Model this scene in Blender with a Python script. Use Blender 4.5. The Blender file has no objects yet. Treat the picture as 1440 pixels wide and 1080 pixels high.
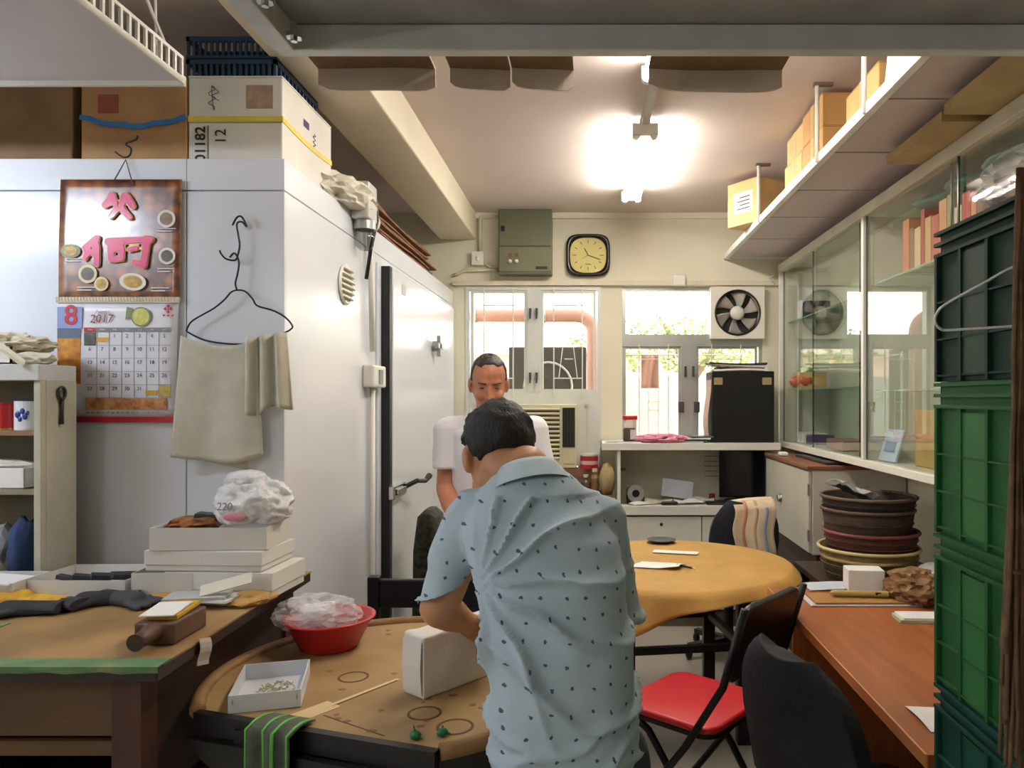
import bpy, bmesh, math, random
from mathutils import Vector, Matrix, Euler, noise

# ------------------------------------------------------------------ camera, world, lights, exposure
scene = bpy.context.scene
C = scene.collection
F = 1060.0
CX, CY, EYE = 828.0, 560.0, 1.5
cam_d = bpy.data.cameras.new('camera'); cam = bpy.data.objects.new('camera', cam_d); C.objects.link(cam)
cam.location = (0, 0, EYE); cam.rotation_euler = (math.pi/2, 0, 0)
cam_d.sensor_width = 36; cam_d.lens = 36*F/1440
cam_d.shift_x = -(CX-720)/1440; cam_d.shift_y = (CY-540)/1440
cam_d.clip_start = 0.02
scene.camera = cam
world = bpy.data.worlds.new('sky'); scene.world = world; world.use_nodes = True
bg = world.node_tree.nodes['Background']; bg.inputs[0].default_value = (1.0, .97, .92, 1); bg.inputs[1].default_value = 6.0
FILL_TUBE = 50.0  # strength of the added fill lamp behind the camera
TUBE = 68.0          # ceiling fluorescent tubes
FRONT_TUBE = 150.0    # hanging reflector lamp at the bench
vs = scene.view_settings
vs.view_transform = 'Standard'; vs.look = 'None'; vs.gamma = 1; vs.exposure = 0.2
try: vs.use_curve_mapping = False
except Exception: pass
scene.cycles.max_bounces = 8; scene.cycles.transparent_max_bounces = 12

# ------------------------------------------------------------------ helpers
R = math.radians
def P(x, y, Y): return Vector(((x-CX)*Y/F, Y, EYE-(y-CY)*Y/F))
def PX(x, Y): return (x-CX)*Y/F
def PZ(y, Y): return EYE-(y-CY)*Y/F
def lin(h):
    h = h.lstrip('#'); o = []
    for i in (0, 2, 4):
        c = int(h[i:i+2], 16)/255; o.append(c/12.92 if c <= .04045 else ((c+.055)/1.055)**2.4)
    return o
MATS = {}
def M(name, col='#808080', rough=.5, metal=0, var=.08, scale=6, bump=0, bscale=None, col2=None, spec=.5, stretch=(1,1,1), coat=0, emit=None, estr=0, sheen=0):
    if name in MATS: return MATS[name]
    m = bpy.data.materials.new(name); m.use_nodes = True; nt = m.node_tree; b = nt.nodes['Principled BSDF']
    c = lin(col); b.inputs['Roughness'].default_value = rough; b.inputs['Metallic'].default_value = metal
    b.inputs['Specular IOR Level'].default_value = spec
    b.inputs['Coat Weight'].default_value = coat; b.inputs['Coat Roughness'].default_value = .12
    tc = nt.nodes.new('ShaderNodeTexCoord'); mp = nt.nodes.new('ShaderNodeMapping'); mp.inputs['Scale'].default_value = stretch
    nt.links.new(tc.outputs['Object'], mp.inputs['Vector'])
    nz = nt.nodes.new('ShaderNodeTexNoise'); nz.inputs['Scale'].default_value = scale; nz.inputs['Detail'].default_value = 5
    nt.links.new(mp.outputs[0], nz.inputs['Vector'])
    cr = nt.nodes.new('ShaderNodeValToRGB'); e = cr.color_ramp.elements
    c2 = lin(col2) if col2 else [min(1, v*(1+var)) for v in c]
    c1 = c if col2 else [v*(1-var) for v in c]
    e[0].position = .32; e[1].position = .68; e[0].color = (*c1, 1); e[1].color = (*c2, 1)
    nt.links.new(nz.outputs['Fac'], cr.inputs[0]); nt.links.new(cr.outputs[0], b.inputs['Base Color'])
    if bump:
        n2 = nt.nodes.new('ShaderNodeTexNoise'); n2.inputs['Scale'].default_value = bscale or scale*6; n2.inputs['Detail'].default_value = 4
        nt.links.new(mp.outputs[0], n2.inputs['Vector'])
        bp = nt.nodes.new('ShaderNodeBump'); bp.inputs['Strength'].default_value = bump; bp.inputs['Distance'].default_value = .01
        nt.links.new(n2.outputs['Fac'], bp.inputs['Height']); nt.links.new(bp.outputs[0], b.inputs['Normal'])
    if emit:
        b.inputs['Emission Color'].default_value = (*lin(emit), 1); b.inputs['Emission Strength'].default_value = estr
    MATS[name] = m; return m
def glass_mat(name, tint='#eef4f2', rough=.02, ior=1.5):
    if name in MATS: return MATS[name]
    m = bpy.data.materials.new(name); m.use_nodes = True; nt = m.node_tree; nt.nodes.clear()
    out = nt.nodes.new('ShaderNodeOutputMaterial'); mx = nt.nodes.new('ShaderNodeMixShader')
    t = nt.nodes.new('ShaderNodeBsdfTransparent'); t.inputs[0].default_value = (*lin(tint), 1)
    g = nt.nodes.new('ShaderNodeBsdfGlossy'); g.inputs['Roughness'].default_value = rough
    fr = nt.nodes.new('ShaderNodeFresnel'); fr.inputs[0].default_value = ior
    geo = nt.nodes.new('ShaderNodeNewGeometry'); inv = nt.nodes.new('ShaderNodeMath'); inv.operation = 'SUBTRACT'; inv.inputs[0].default_value = 1
    mu = nt.nodes.new('ShaderNodeMath'); mu.operation = 'MULTIPLY'
    nt.links.new(geo.outputs['Backfacing'], inv.inputs[1]); nt.links.new(inv.outputs[0], mu.inputs[0]); nt.links.new(fr.outputs[0], mu.inputs[1])
    nt.links.new(mu.outputs[0], mx.inputs[0]); nt.links.new(t.outputs[0], mx.inputs[1]); nt.links.new(g.outputs[0], mx.inputs[2])
    nt.links.new(mx.outputs[0], out.inputs[0]); MATS[name] = m; return m
def plastic_bag_mat(name, col='#f2f2f2', opacity=.55, rough=.25):
    if name in MATS: return MATS[name]
    m = bpy.data.materials.new(name); m.use_nodes = True; nt = m.node_tree; b = nt.nodes['Principled BSDF']
    b.inputs['Base Color'].default_value = (*lin(col), 1); b.inputs['Roughness'].default_value = rough; b.inputs['Alpha'].default_value = opacity
    nz = nt.nodes.new('ShaderNodeTexNoise'); nz.inputs['Scale'].default_value = 30; nz.inputs['Detail'].default_value = 4
    tc = nt.nodes.new('ShaderNodeTexCoord'); nt.links.new(tc.outputs['Object'], nz.inputs['Vector'])
    bp = nt.nodes.new('ShaderNodeBump'); bp.inputs['Strength'].default_value = .7; bp.inputs['Distance'].default_value = .02
    nt.links.new(nz.outputs['Fac'], bp.inputs['Height']); nt.links.new(bp.outputs[0], b.inputs['Normal'])
    MATS[name] = m; return m

class MB:
    def __init__(s): s.v = []; s.f = []
    def add(s, vs, fs):
        k = len(s.v); s.v += [Vector(p) for p in vs]; s.f += [tuple(i+k for i in f) for f in fs]; return s
    def box(s, x0, x1, y0, y1, z0, z1):
        if x0 > x1: x0, x1 = x1, x0
        if y0 > y1: y0, y1 = y1, y0
        if z0 > z1: z0, z1 = z1, z0
        return s.add([(x0,y0,z0),(x1,y0,z0),(x1,y1,z0),(x0,y1,z0),(x0,y0,z1),(x1,y0,z1),(x1,y1,z1),(x0,y1,z1)],
              [(0,3,2,1),(4,5,6,7),(0,1,5,4),(1,2,6,5),(2,3,7,6),(3,0,4,7)])
    def obox(s, c, size, rot=(0,0,0)):
        k = len(s.v); a, b, d = (q/2 for q in size); s.box(-a, a, -b, b, -d, d)
        m = Matrix.Translation(c) @ Euler([R(q) for q in rot]).to_matrix().to_4x4()
        for i in range(k, len(s.v)): s.v[i] = m @ s.v[i]
        return s
    def bar(s, p0, p1, w, h, up=(0,0,1)):
        p0, p1 = Vector(p0), Vector(p1); d = (p1-p0).normalized(); u = Vector(up)
        if abs(d.dot(u)) > .98: u = Vector((0,1,0))
        a = d.cross(u).normalized(); u = a.cross(d)
        q = [p+a*x*w/2+u*y*h/2 for p in (p0,p1) for x,y in ((-1,-1),(1,-1),(1,1),(-1,1))]
        return s.add(q, [(0,3,2,1),(4,5,6,7),(0,1,5,4),(1,2,6,5),(2,3,7,6),(3,0,4,7)])
    def tube(s, pts, r, n=8, closed=False):
        pts = [Vector(p) for p in pts]; N = len(pts); rs = r if isinstance(r, (list, tuple)) else [r]*N; k = len(s.v)
        prev = None
        for i, p in enumerate(pts):
            if closed: d = pts[(i+1) % N]-pts[i-1]
            else: d = pts[min(i+1,N-1)]-pts[max(i-1,0)]
            d.normalize()
            if prev is None:
                a = d.orthogonal().normalized()
            else:
                a = prev-d*prev.dot(d); a = a.normalized() if a.length > 1e-6 else d.orthogonal().normalized()
            prev = a; b = d.cross(a)
            for j in range(n):
                t = 2*math.pi*j/n; s.v.append(p+(a*math.cos(t)+b*math.sin(t))*rs[i])
        M_ = N if closed else N-1
        for i in range(M_):
            for j in range(n):
                i2 = (i+1) % N; s.f.append((k+i*n+j, k+i*n+(j+1) % n, k+i2*n+(j+1) % n, k+i2*n+j))
        if not closed:
            s.f.append(tuple(k+j for j in reversed(range(n)))); s.f.append(tuple(k+(N-1)*n+j for j in range(n)))
        return s
    def cyl(s, p0, p1, r0, r1=None, n=20): return s.tube([p0, p1], [r0, r0 if r1 is None else r1], n)
    def lathe(s, prof, n=32, c=(0,0,0), sx=1, sy=1):
        k = len(s.v); c = Vector(c)
        for r, z in prof:
            for j in range(n):
                t = 2*math.pi*j/n; s.v.append(c+Vector((r*math.cos(t)*sx, r*math.sin(t)*sy, z)))
        for i in range(len(prof)-1):
            for j in range(n): s.f.append((k+i*n+j, k+i*n+(j+1) % n, k+(i+1)*n+(j+1) % n, k+(i+1)*n+j))
        if prof[0] == prof[-1]: return s
        if prof[0][0] > 1e-4: s.f.append(tuple(k+j for j in reversed(range(n))))
        if prof[-1][0] > 1e-4: s.f.append(tuple(k+(len(prof)-1)*n+j for j in range(n)))
        return s
    def loft(s, secs, n=24, pw=1.0):
        k = len(s.v)
        for c, a, b in secs:
            c, a, b = Vector(c), Vector(a), Vector(b)
            for j in range(n):
                t = 2*math.pi*j/n; ct, st = math.cos(t), math.sin(t)
                ct = math.copysign(abs(ct)**pw, ct); st = math.copysign(abs(st)**pw, st)
                s.v.append(c+a*ct+b*st)
        for i in range(len(secs)-1):
            for j in range(n): s.f.append((k+i*n+j, k+i*n+(j+1) % n, k+(i+1)*n+(j+1) % n, k+(i+1)*n+j))
        s.f.append(tuple(k+j for j in reversed(range(n)))); s.f.append(tuple(k+(len(secs)-1)*n+j for j in range(n)))
        return s
    def ell(s, c, r, rot=None, n=16, m=10):
        k = len(s.v); c = Vector(c); rot = rot or Matrix.Identity(3)
        s.v.append(c+rot @ Vector((0,0,-r[2])))
        for i in range(1, m):
            ph = -math.pi/2+math.pi*i/m
            for j in range(n):
                t = 2*math.pi*j/n; s.v.append(c+rot @ Vector((r[0]*math.cos(ph)*math.cos(t), r[1]*math.cos(ph)*math.sin(t), r[2]*math.sin(ph))))
        s.v.append(c+rot @ Vector((0,0,r[2])))
        for j in range(n): s.f.append((k, k+1+(j+1) % n, k+1+j))
        for i in range(m-2):
            for j in range(n):
                a = k+1+i*n; s.f.append((a+j, a+(j+1) % n, a+n+(j+1) % n, a+n+j))
        a = k+1+(m-2)*n; t = len(s.v)-1
        for j in range(n): s.f.append((a+j, a+(j+1) % n, t))
        return s
    def cap(s, p0, p1, r0, r1=None, n=12):
        p0, p1 = Vector(p0), Vector(p1); r1 = r0 if r1 is None else r1; d = (p1-p0).normalized()
        pts = []; rs = []
        for i in range(5):
            a = math.pi/2*(1-i/4)
            pts.append(p0-d*r0*math.sin(a)); rs.append(max(r0*math.cos(a), r0*.05))
        for i in range(5):
            a = math.pi/2*i/4
            pts.append(p1+d*r1*math.sin(a)); rs.append(max(r1*math.cos(a), r1*.05))
        return s.tube(pts, rs, n)
    def sheet(s, fn, nu=12, nv=12, th=.002):
        """fn(u,v)->Vector ; closed thin sheet of thickness th"""
        k = len(s.v); top = [[Vector(fn(i/nu, j/nv)) for j in range(nv+1)] for i in range(nu+1)]
        nor = [[None]*(nv+1) for _ in range(nu+1)]
        for i in range(nu+1):
            for j in range(nv+1):
                a = top[min(i+1,nu)][j]-top[max(i-1,0)][j]; b = top[i][min(j+1,nv)]-top[i][max(j-1,0)]
                q = a.cross(b); nor[i][j] = q.normalized() if q.length > 1e-12 else Vector((0,0,1))
        W = nv+1; L = (nu+1)*W
        for sg in (.5, -.5):
            for i in range(nu+1):
                for j in range(nv+1): s.v.append(top[i][j]+nor[i][j]*th*sg)
        for i in range(nu):
            for j in range(nv):
                a, b, c2, d = k+i*W+j, k+(i+1)*W+j, k+(i+1)*W+j+1, k+i*W+j+1
                s.f.append((a,b,c2,d)); s.f.append((a+L,d+L,c2+L,b+L))
        for i in range(nu):
            for j in (0, nv):
                a, b = k+i*W+j, k+(i+1)*W+j
                s.f.append((a,a+L,b+L,b) if j == 0 else (a,b,b+L,a+L))
        for j in range(nv):
            for i in (0, nu):
                a, b = k+i*W+j, k+i*W+j+1
                s.f.append((a,b,b+L,a+L) if i == 0 else (a,a+L,b+L,b))
        return s
    def prism(s, poly, axis, t0, t1):
        """poly: 2D points; axis 'x','y','z' extrusion"""
        def q(p, t): return {'x': (t,p[0],p[1]), 'y': (p[0],t,p[1]), 'z': (p[0],p[1],t)}[axis]
        n = len(poly); k = len(s.v)
        s.v += [Vector(q(p,t0)) for p in poly]+[Vector(q(p,t1)) for p in poly]
        s.f.append(tuple(k+i for i in range(n))); s.f.append(tuple(k+n+i for i in reversed(range(n))))
        for i in range(n): s.f.append((k+i, k+n+i, k+n+(i+1) % n, k+(i+1) % n))
        return s
    def blob(s, c, size, seed=0, amp=.25, sub=3, freq=2.2, flat=None, ridged=True):
        bm = bmesh.new(); bmesh.ops.create_icosphere(bm, subdivisions=sub, radius=1); off = Vector((seed*7.3, seed*3.1, seed*1.7)); k = len(s.v)
        for v in bm.verts:
            n_ = noise.noise(v.co*freq+off)+.5*noise.noise(v.co*freq*2.3+off)
            if ridged: n_ = (1-2*abs(n_))*.7
            p = v.co*(1+amp*n_); p = Vector((p.x*size[0], p.y*size[1], p.z*size[2]))
            if flat is not None and p.z < flat: p.z = flat
            s.v.append(Vector(c)+p)
        bm.verts.index_update()
        for f in bm.faces: s.f.append(tuple(k+v.index for v in f.verts))
        bm.free(); return s
    def xform(s, m):
        s.v = [m @ v for v in s.v]; return s
    def build(s, name, mat, parent=None, smooth=False, bevel=0, seg=2, world=False):
        off = Vector((0,0,0))
        if parent is not None and world: off = ORIG.get(parent.name, Vector((0,0,0)))
        if parent is None and s.v:
            xs = [v.x for v in s.v]; ys = [v.y for v in s.v]; zs = [v.z for v in s.v]
            off = Vector(((min(xs)+max(xs))/2, (min(ys)+max(ys))/2, min(zs)))
        me = bpy.data.meshes.new(name); me.from_pydata([v-off for v in s.v], [], s.f); me.update()
        bm = bmesh.new(); bm.from_mesh(me); bmesh.ops.recalc_face_normals(bm, faces=bm.faces); bm.to_mesh(me); bm.free()
        me.materials.append(mat)
        if smooth: me.shade_smooth()
        o = bpy.data.objects.new(name, me); C.objects.link(o)
        if parent is not None: o.parent = parent
        else: o.location = off
        ORIG[o.name] = off if parent is None else ORIG.get(parent.name, Vector((0,0,0)))
        if bevel:
            md = o.modifiers.new('bevel', 'BEVEL'); md.width = bevel; md.segments = seg; md.limit_method = 'ANGLE'; md.angle_limit = R(40)
        return o
ORIG = {}
def tag(o, label, cat, group=None):
    o['label'] = label; o['category'] = cat
    if group: o['group'] = group
    return o
def thing(name, label, cat, loc=(0,0,0), rotz=0, group=None):
    o = bpy.data.objects.new(name, None); C.objects.link(o); o.location = loc; o.rotation_euler = (0,0,R(rotz)); o.empty_display_size = .1
    ORIG[o.name] = Vector(loc); return tag(o, label, cat, group)
def struct(o, label=None):
    o['kind'] = 'structure'
    if label: o['label'] = label
    return o
def one(name, label, cat, mb, mat, group=None, **k): return tag(mb.build(name, mat, None, **k), label, cat, group)
def dup(o, parent=None):
    c = o.copy(); C.objects.link(c); c.parent = parent; ORIG[c.name] = ORIG.get(o.name, Vector((0,0,0)))
    for ch in list(o.children): dup(ch, c)
    return c
def text(body, size, loc, rot, mat, parent=None, name='lettering', offset=0, extrude=.0004, align='CENTER', world=True, shear=0, sx=1):
    cu = bpy.data.curves.new(name, 'FONT'); cu.body = body; cu.size = size; cu.align_x = align; cu.align_y = 'CENTER'
    cu.extrude = extrude; cu.offset = offset; cu.shear = shear; cu.resolution_u = 4
    t = bpy.data.objects.new(name+'_tmp', cu); C.objects.link(t)
    dg = bpy.context.evaluated_depsgraph_get(); me = bpy.data.meshes.new_from_object(t.evaluated_get(dg))
    bpy.data.objects.remove(t); bpy.data.curves.remove(cu)
    off = ORIG.get(parent.name, Vector((0,0,0))) if (parent is not None and world) else Vector((0,0,0))
    m = Matrix.Translation(Vector(loc)-off) @ Euler([R(a) for a in rot]).to_matrix().to_4x4() @ Matrix.Diagonal((sx,1,1,1))
    me.transform(m); me.materials.clear(); me.materials.append(mat)
    o = bpy.data.objects.new(name, me); C.objects.link(o); o.parent = parent; ORIG[o.name] = off
    return o
def remesh(mb, voxel=.006, smooth=4, fac=.5):
    me = bpy.data.meshes.new('tmp'); me.from_pydata(mb.v, [], mb.f); me.update()
    bm = bmesh.new(); bm.from_mesh(me); bmesh.ops.recalc_face_normals(bm, faces=bm.faces); bm.to_mesh(me); bm.free()
    o = bpy.data.objects.new('tmp', me); C.objects.link(o)
    md = o.modifiers.new('r', 'REMESH'); md.mode = 'VOXEL'; md.voxel_size = voxel
    if smooth: sm = o.modifiers.new('s', 'SMOOTH'); sm.iterations = smooth; sm.factor = fac
    dg = bpy.context.evaluated_depsgraph_get(); e = bpy.data.meshes.new_from_object(o.evaluated_get(dg))
    out = MB(); out.v = [v.co.copy() for v in e.vertices]; out.f = [tuple(p.vertices) for p in e.polygons]; out.n = [v.normal.copy() for v in e.vertices]
    bpy.data.objects.remove(o); bpy.data.meshes.remove(me); bpy.data.meshes.remove(e)
    return out
def spl(pts, k=5):
    pts = [Vector(p) for p in pts]; o = []
    for i in range(len(pts)-1):
        a, b, c, d = pts[max(i-1,0)], pts[i], pts[i+1], pts[min(i+2,len(pts)-1)]
        for j in range(k):
            t = j/k; o.append(.5*((2*b)+(c-a)*t+(2*a-5*b+4*c-d)*t*t+(3*b-a-3*c+d)*t**3))
    return o+[pts[-1]]
def rnd(a, b): return random.uniform(a, b)
random.seed(4)

# ------------------------------------------------------------------ materials used in many places
cream = M('cream_paint', '#e4dfc8', .6, var=.03, scale=3)
ceilm = M('ceiling_paint', '#d3c5bd', .7, var=.03, scale=2)
whitepaint = M('white_paint', '#e6e4da', .45, var=.03)
alu = M('aluminium', '#b9bcb8', .38, .75, var=.05)
alu_white = M('painted_aluminium', '#d9dcd6', .4, .1, var=.04)
steel = M('galvanised_steel', '#a5a7a6', .38, .55, var=.12, scale=12)
chrome = M('chrome', '#c9c9c9', .15, 1, var=.02)
black = M('black_plastic', '#101012', .4, var=.1)
blackmetal = M('black_metal', '#141214', .4, .2, var=.1)
paper = M('white_paper', '#ecebe8', .6, var=.03)
greypaper = M('grey_paper', '#b9b9bb', .6, var=.08)
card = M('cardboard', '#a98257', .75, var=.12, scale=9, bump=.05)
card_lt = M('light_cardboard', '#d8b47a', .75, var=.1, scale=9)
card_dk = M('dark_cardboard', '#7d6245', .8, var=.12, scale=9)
glass = glass_mat('clear_glass')
winglass = glass_mat('window_glass', '#f4f6f2')
tubemat = M('lit_tube', '#ffffff', .4, emit='#fff8ee', estr=TUBE)
tubemat2 = M('lit_tube_bench', '#ffffff', .4, emit='#e6f0ff', estr=FRONT_TUBE)
fill_tubemat = M('lit_tube_fill', '#ffffff', .4, emit='#f4f6ff', estr=FILL_TUBE)  # glow of the added fill lamp
inkm = M('black_ink', '#1a1a1e', .6); redm = M('red_ink', '#b8182c', .5)
# ------------------------------------------------------------------ the setting
WY = 5.3; CZ = 2.8; WX = 1.67; LX = -3.2; FY = -2.6
floor = struct(MB().box(LX-.1, WX+.1, FY-.1, WY+.12, -.06, 0).build('floor', M('floor_tile', '#b4ada0', .35, var=.06, scale=3)))
ceiling = struct(MB().box(LX-.1, WX+.1, FY-.1, WY+.12, CZ, CZ+.1).build('ceiling', ceilm))
W1 = (PX(655,WY), PX(845,WY), PZ(668,WY), PZ(403,WY)); W2 = (PX(875,WY), PX(1073,WY), PZ(620,WY), PZ(403,WY))
w = MB(); WT = WY+.12
w.box(LX, WX, WY, WT, W1[3], CZ); w.box(LX, W1[0], WY, WT, 0, W1[3]); w.box(W1[1], W2[0], WY, WT, 0, W1[3]); w.box(W2[1], WX, WY, WT, 0, W1[3])
w.box(W1[0], W1[1], WY, WT, 0, W1[2]); w.box(W2[0], W2[1], WY, WT, 0, W2[2])
struct(w.build('wall_back', cream))
struct(MB().box(WX, WX+.1, FY, WY+.12, 0, CZ).build('wall_right', cream))
struct(MB().box(LX-.1, LX, FY, WY+.12, 0, CZ).build('wall_left', cream))
struct(MB().box(LX-.1, WX+.1, FY-.1, FY, 0, CZ).build('wall_front', cream))
struct(MB().box(-1.045, -.79, 1.2, WY, 2.615, CZ).build('trim_1', M('beam_paint', '#e6dcc6', .6, var=.03), bevel=.008))      # ceiling beam
struct(MB().box(-.79, WX, WY-.025, WY, PZ(308,WY), PZ(300,WY)).build('trim_2', cream))                                     # ledge below the ceiling
# skirting under the windows
struct(MB().box(-.95, WX, WY-.02, WY, 0, .1).build('baseboard_back', M('brown_skirting', '#5d4a3a', .5)))

# windows --------------------------------------------------
def frame_rect(mb, x0, x1, z0, z1, y0, y1, w):
    mb.box(x0, x0+w, y0, y1, z0, z1); mb.box(x1-w, x1, y0, y1, z0, z1); mb.box(x0+w, x1-w, y0, y1, z1-w, z1); mb.box(x0+w, x1-w, y0, y1, z0, z0+w); return mb
def wx(x): return PX(x, WY)
def wz(y): return PZ(y, WY)
wroot = bpy.data.objects.new('window_1', None); C.objects.link(wroot); struct(wroot, 'grey aluminium casement window above the air conditioner'); wroot.location = (-.39, WY, .96); ORIG['window_1'] = Vector(wroot.location)
frame_rect(MB(), W1[0], W1[1], W1[2], W1[3], WY-.01, WY+.07, .025).box(wx(655), wx(845), WY-.005, WY+.07, wz(570), wz(551)).box(wx(741), wx(760), WY-.012, WY+.07, wz(551), wz(405)).build('window_frame', alu_white, wroot, world=True)
for a, b in ((662, 741), (760, 838)):
    c = frame_rect(MB(), wx(a), wx(b), wz(551), wz(408), WY+.0, WY+.04, .02).build('casement', alu_white, wroot, world=True)
    MB().box(wx(a)+.019, wx(b)-.019, WY+.018, WY+.023, wz(551)+.019, wz(408)-.019).build('pane', winglass, c, world=True)
    xh = wx(b)-.0 if a < 700 else wx(a)+.0
    xh += .025 if a < 700 else -.025+.05*0
    for zz in (wz(530), wz(440)):
        h = MB().box(xh-.008, xh+.008, WY-.03, WY-.012, zz-.02, zz+.03).box(xh-.006, xh+.006, WY-.045, WY-.03, zz-.045, zz+.01).build('window_handle', M('handle_grey', '#55585a', .4, .6), c, world=True)
MB().box(wx(812), wx(822), WY-.004, WY+.05, wz(655), wz(570)).box(wx(826), wx(843), WY-.004, WY+.05, wz(655), wz(570)).box(wx(822), wx(826), WY+.01, WY+.05, wz(655), wz(570)).build('side_panel', alu_white, wroot, world=True)
MB().box(wx(662), wx(692), WY+.0, WY+.05, wz(655), wz(570)).build('side_panel', alu_white, wroot, world=True)
g = MB()
for x in (681, 722, 779, 819): g.bar((wx(x), WY-.02, wz(557)), (wx(x), WY-.02, wz(405)), .008, .008)
for a, b in ((681, 722), (779, 819)):
    for y in (430, 532): g.bar((wx(a), WY-.02, wz(y)), (wx(b), WY-.02, wz(y)), .008, .008)
for a, b in (((792, 484), (786, 532)), ((806, 484), (812, 532)), ((792, 484), (806, 484)), ((794, 505), (806, 505))): g.bar((wx(a[0]), WY-.02, wz(a[1])), (wx(b[0]), WY-.02, wz(b[1])), .006, .006)
g.build('window_grille', M('grille_white', '#e8e6dc', .4), wroot, world=True)
MB().box(wx(655), wx(850), WY-.13, WY, wz(668), wz(657)).build('window_sill', M('brown_sill', '#7a5138', .5, var=.15), wroot, world=True, bevel=.003)
wr2 = bpy.data.objects.new('window_2', None); C.objects.link(wr2); struct(wr2, 'aluminium window with a transom pane and the exhaust fan'); wr2.location = (.72, WY, 1.2); ORIG['window_2'] = Vector(wr2.location)
frame_rect(MB(), W2[0], W2[1], W2[2], W2[3], WY+.02, WY+.09, .025).box(wx(875), wx(1073), WY+.01, WY+.09, wz(487), wz(470)).box(wx(958), wx(980), WY+.01, WY+.09, wz(620), wz(487)).box(wx(997), wx(1001), WY+.01, WY+.09, wz(470), wz(405)).build('window_frame', alu, wr2, world=True)
MB().box(wx(879), wx(998), WY+.045, WY+.05, wz(471), wz(409)).build('pane', winglass, wr2, world=True)
for a, b in ((877, 958), (980, 1066)):
    c = frame_rect(MB(), wx(a), wx(b), wz(616), wz(487), WY+.03, WY+.06, .016).build('casement', alu, wr2, world=True)
    MB().box(wx(a)+.015, wx(b)-.015, WY+.043, WY+.048, wz(616)+.015, wz(487)-.015).build('pane', winglass, c, world=True)
    xh = wx(964) if a < 900 else wx(975)
    MB().box(xh-.007, xh+.007, WY-.01, WY+.01, wz(530), wz(515)).build('window_handle', M('handle_grey', '#55585a'), c, world=True)
    MB().box(wx(954 if a < 900 else 976), wx(962 if a < 900 else 984), WY-.005, WY+.03, wz(580), wz(565)).build('window_latch', M('handle_grey', '#55585a'), c, world=True)
g = MB()
for x in (899, 940, 1001, 1042): g.bar((wx(x), WY+.005, wz(618)), (wx(x), WY+.005, wz(484)), .007, .007)
for a, b in ((899, 940), (1001, 1042)):
    for y in (505,): g.bar((wx(a), WY+.005, wz(y)), (wx(b), WY+.005, wz(y)), .007, .007)
g.bar((wx(912), WY+.005, wz(565)), (wx(926), WY+.005, wz(565)), .005, .005).bar((wx(912), WY+.005, wz(577)), (wx(926), WY+.005, wz(577)), .005, .005)
g.bar((wx(912), WY+.005, wz(548)), (wx(912), WY+.005, wz(618)), .005, .005).bar((wx(926), WY+.005, wz(548)), (wx(926), WY+.005, wz(618)), .005, .005)
g.build('window_grille', M('grille_white', '#e8e6dc', .4), wr2, world=True)

# outside -------------------------------------------------------------
struct(MB().box(-4, 5, 5.45, 12, -.3, -.02).build('ground_outside', M('outside_ground', '#a89f92', .8)))
ob = thing('neighbouring_building', 'pale pink rendered building seen through the windows', 'building', (1.0, 9.0, 0))
MB().box(-4.5, 5.5, 9, 9.3, 0, 2.02).build('wall', M('pink_render', '#e2c8b8', .8, var=.06), ob, world=True)
for i in range(6): MB().box(-4+i*1.4, -3.2+i*1.4, 8.97, 9.0, 1.0, 1.75).build('window', M('outside_pane', '#9aa3a0', .3), ob, world=True)
MB().box(-4.5, 5.5, 8.9, 9.35, 2.02, 2.1).build('roof_edge', M('roof_edge', '#d8cfc4', .8), ob, world=True)
d = MB(); pts = [(-2.2, 6.0, 2.16)]+[(-.1+.14*math.sin(R(a)), 6.0, 2.02+.14*math.cos(R(a))) for a in range(0, 91, 15)]+[(.04, 6.0, -.02)]
d.tube(pts, .055, 14); dr = thing('exhaust_duct', 'dull pink exhaust pipe bending down outside the left window', 'pipe', (-.6, 6.0, 0))
d.build('pipe', M('duct_pink', '#a77a72', .5, var=.1), dr, smooth=True, world=True)
for x in (-1.6, -.9, -.35): MB().tube([(x, 6+.06*math.cos(t/8*math.pi*2), 2.16+.06*math.sin(t/8*math.pi*2)) for t in range(8)], .008, 6, True).build('clamp', steel, dr, world=True)
oc = thing('outdoor_condenser', 'dark metal condenser unit outside the left window', 'air conditioner', (-.33, 6.5, 0))
MB().box(-.67, -.02, 6.3, 6.7, 1.2, 1.93).build('casing', M('dark_casing', '#2f2b29', .5, var=.2), oc, world=True, bevel=.01)
MB().tube([(-.34+.2*math.cos(t/20*math.pi*2), 6.29, 1.6+.2*math.sin(t/20*math.pi*2)) for t in range(20)], .01, 6, True).build('fan_guard', steel, oc, world=True)
for x in (-.62, -.07): MB().box(x-.02, x+.02, 6.32, 6.68, 0, 1.2).build('leg', blackmetal, oc, world=True)
ofr = MB().sheet(lambda u, v: Vector((PX(902+24*u, 6.0), 6.0+.02*math.sin(u*9+v*2), PZ(498.8+47*v, 6.0))), 10, 8, .004)
one('hanging_rag', 'dull pink rag hanging outside the right window', 'cloth', ofr, M('pink_rag', '#a57a70', .8), smooth=True)
cln = thing('clothes_line', 'thin line strung between poles outside the right window', 'line', (.9, 6.0, -.02))
MB().tube([(.15, 6.0, PZ(499,6.0)), (1.7, 6.0, PZ(499,6.0))], .004, 6).build('line', steel, cln, world=True)
for x in (.15, 1.7): MB().cyl((x, 6.0, -.02), (x, 6.0, PZ(499,6.0)+.03), .012, n=10).build('pole', steel, cln, world=True)
tr = thing('leafy_tree', 'sunlit leafy tree outside beyond the transom pane', 'tree', (1.0, 7.6, 0))
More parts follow.
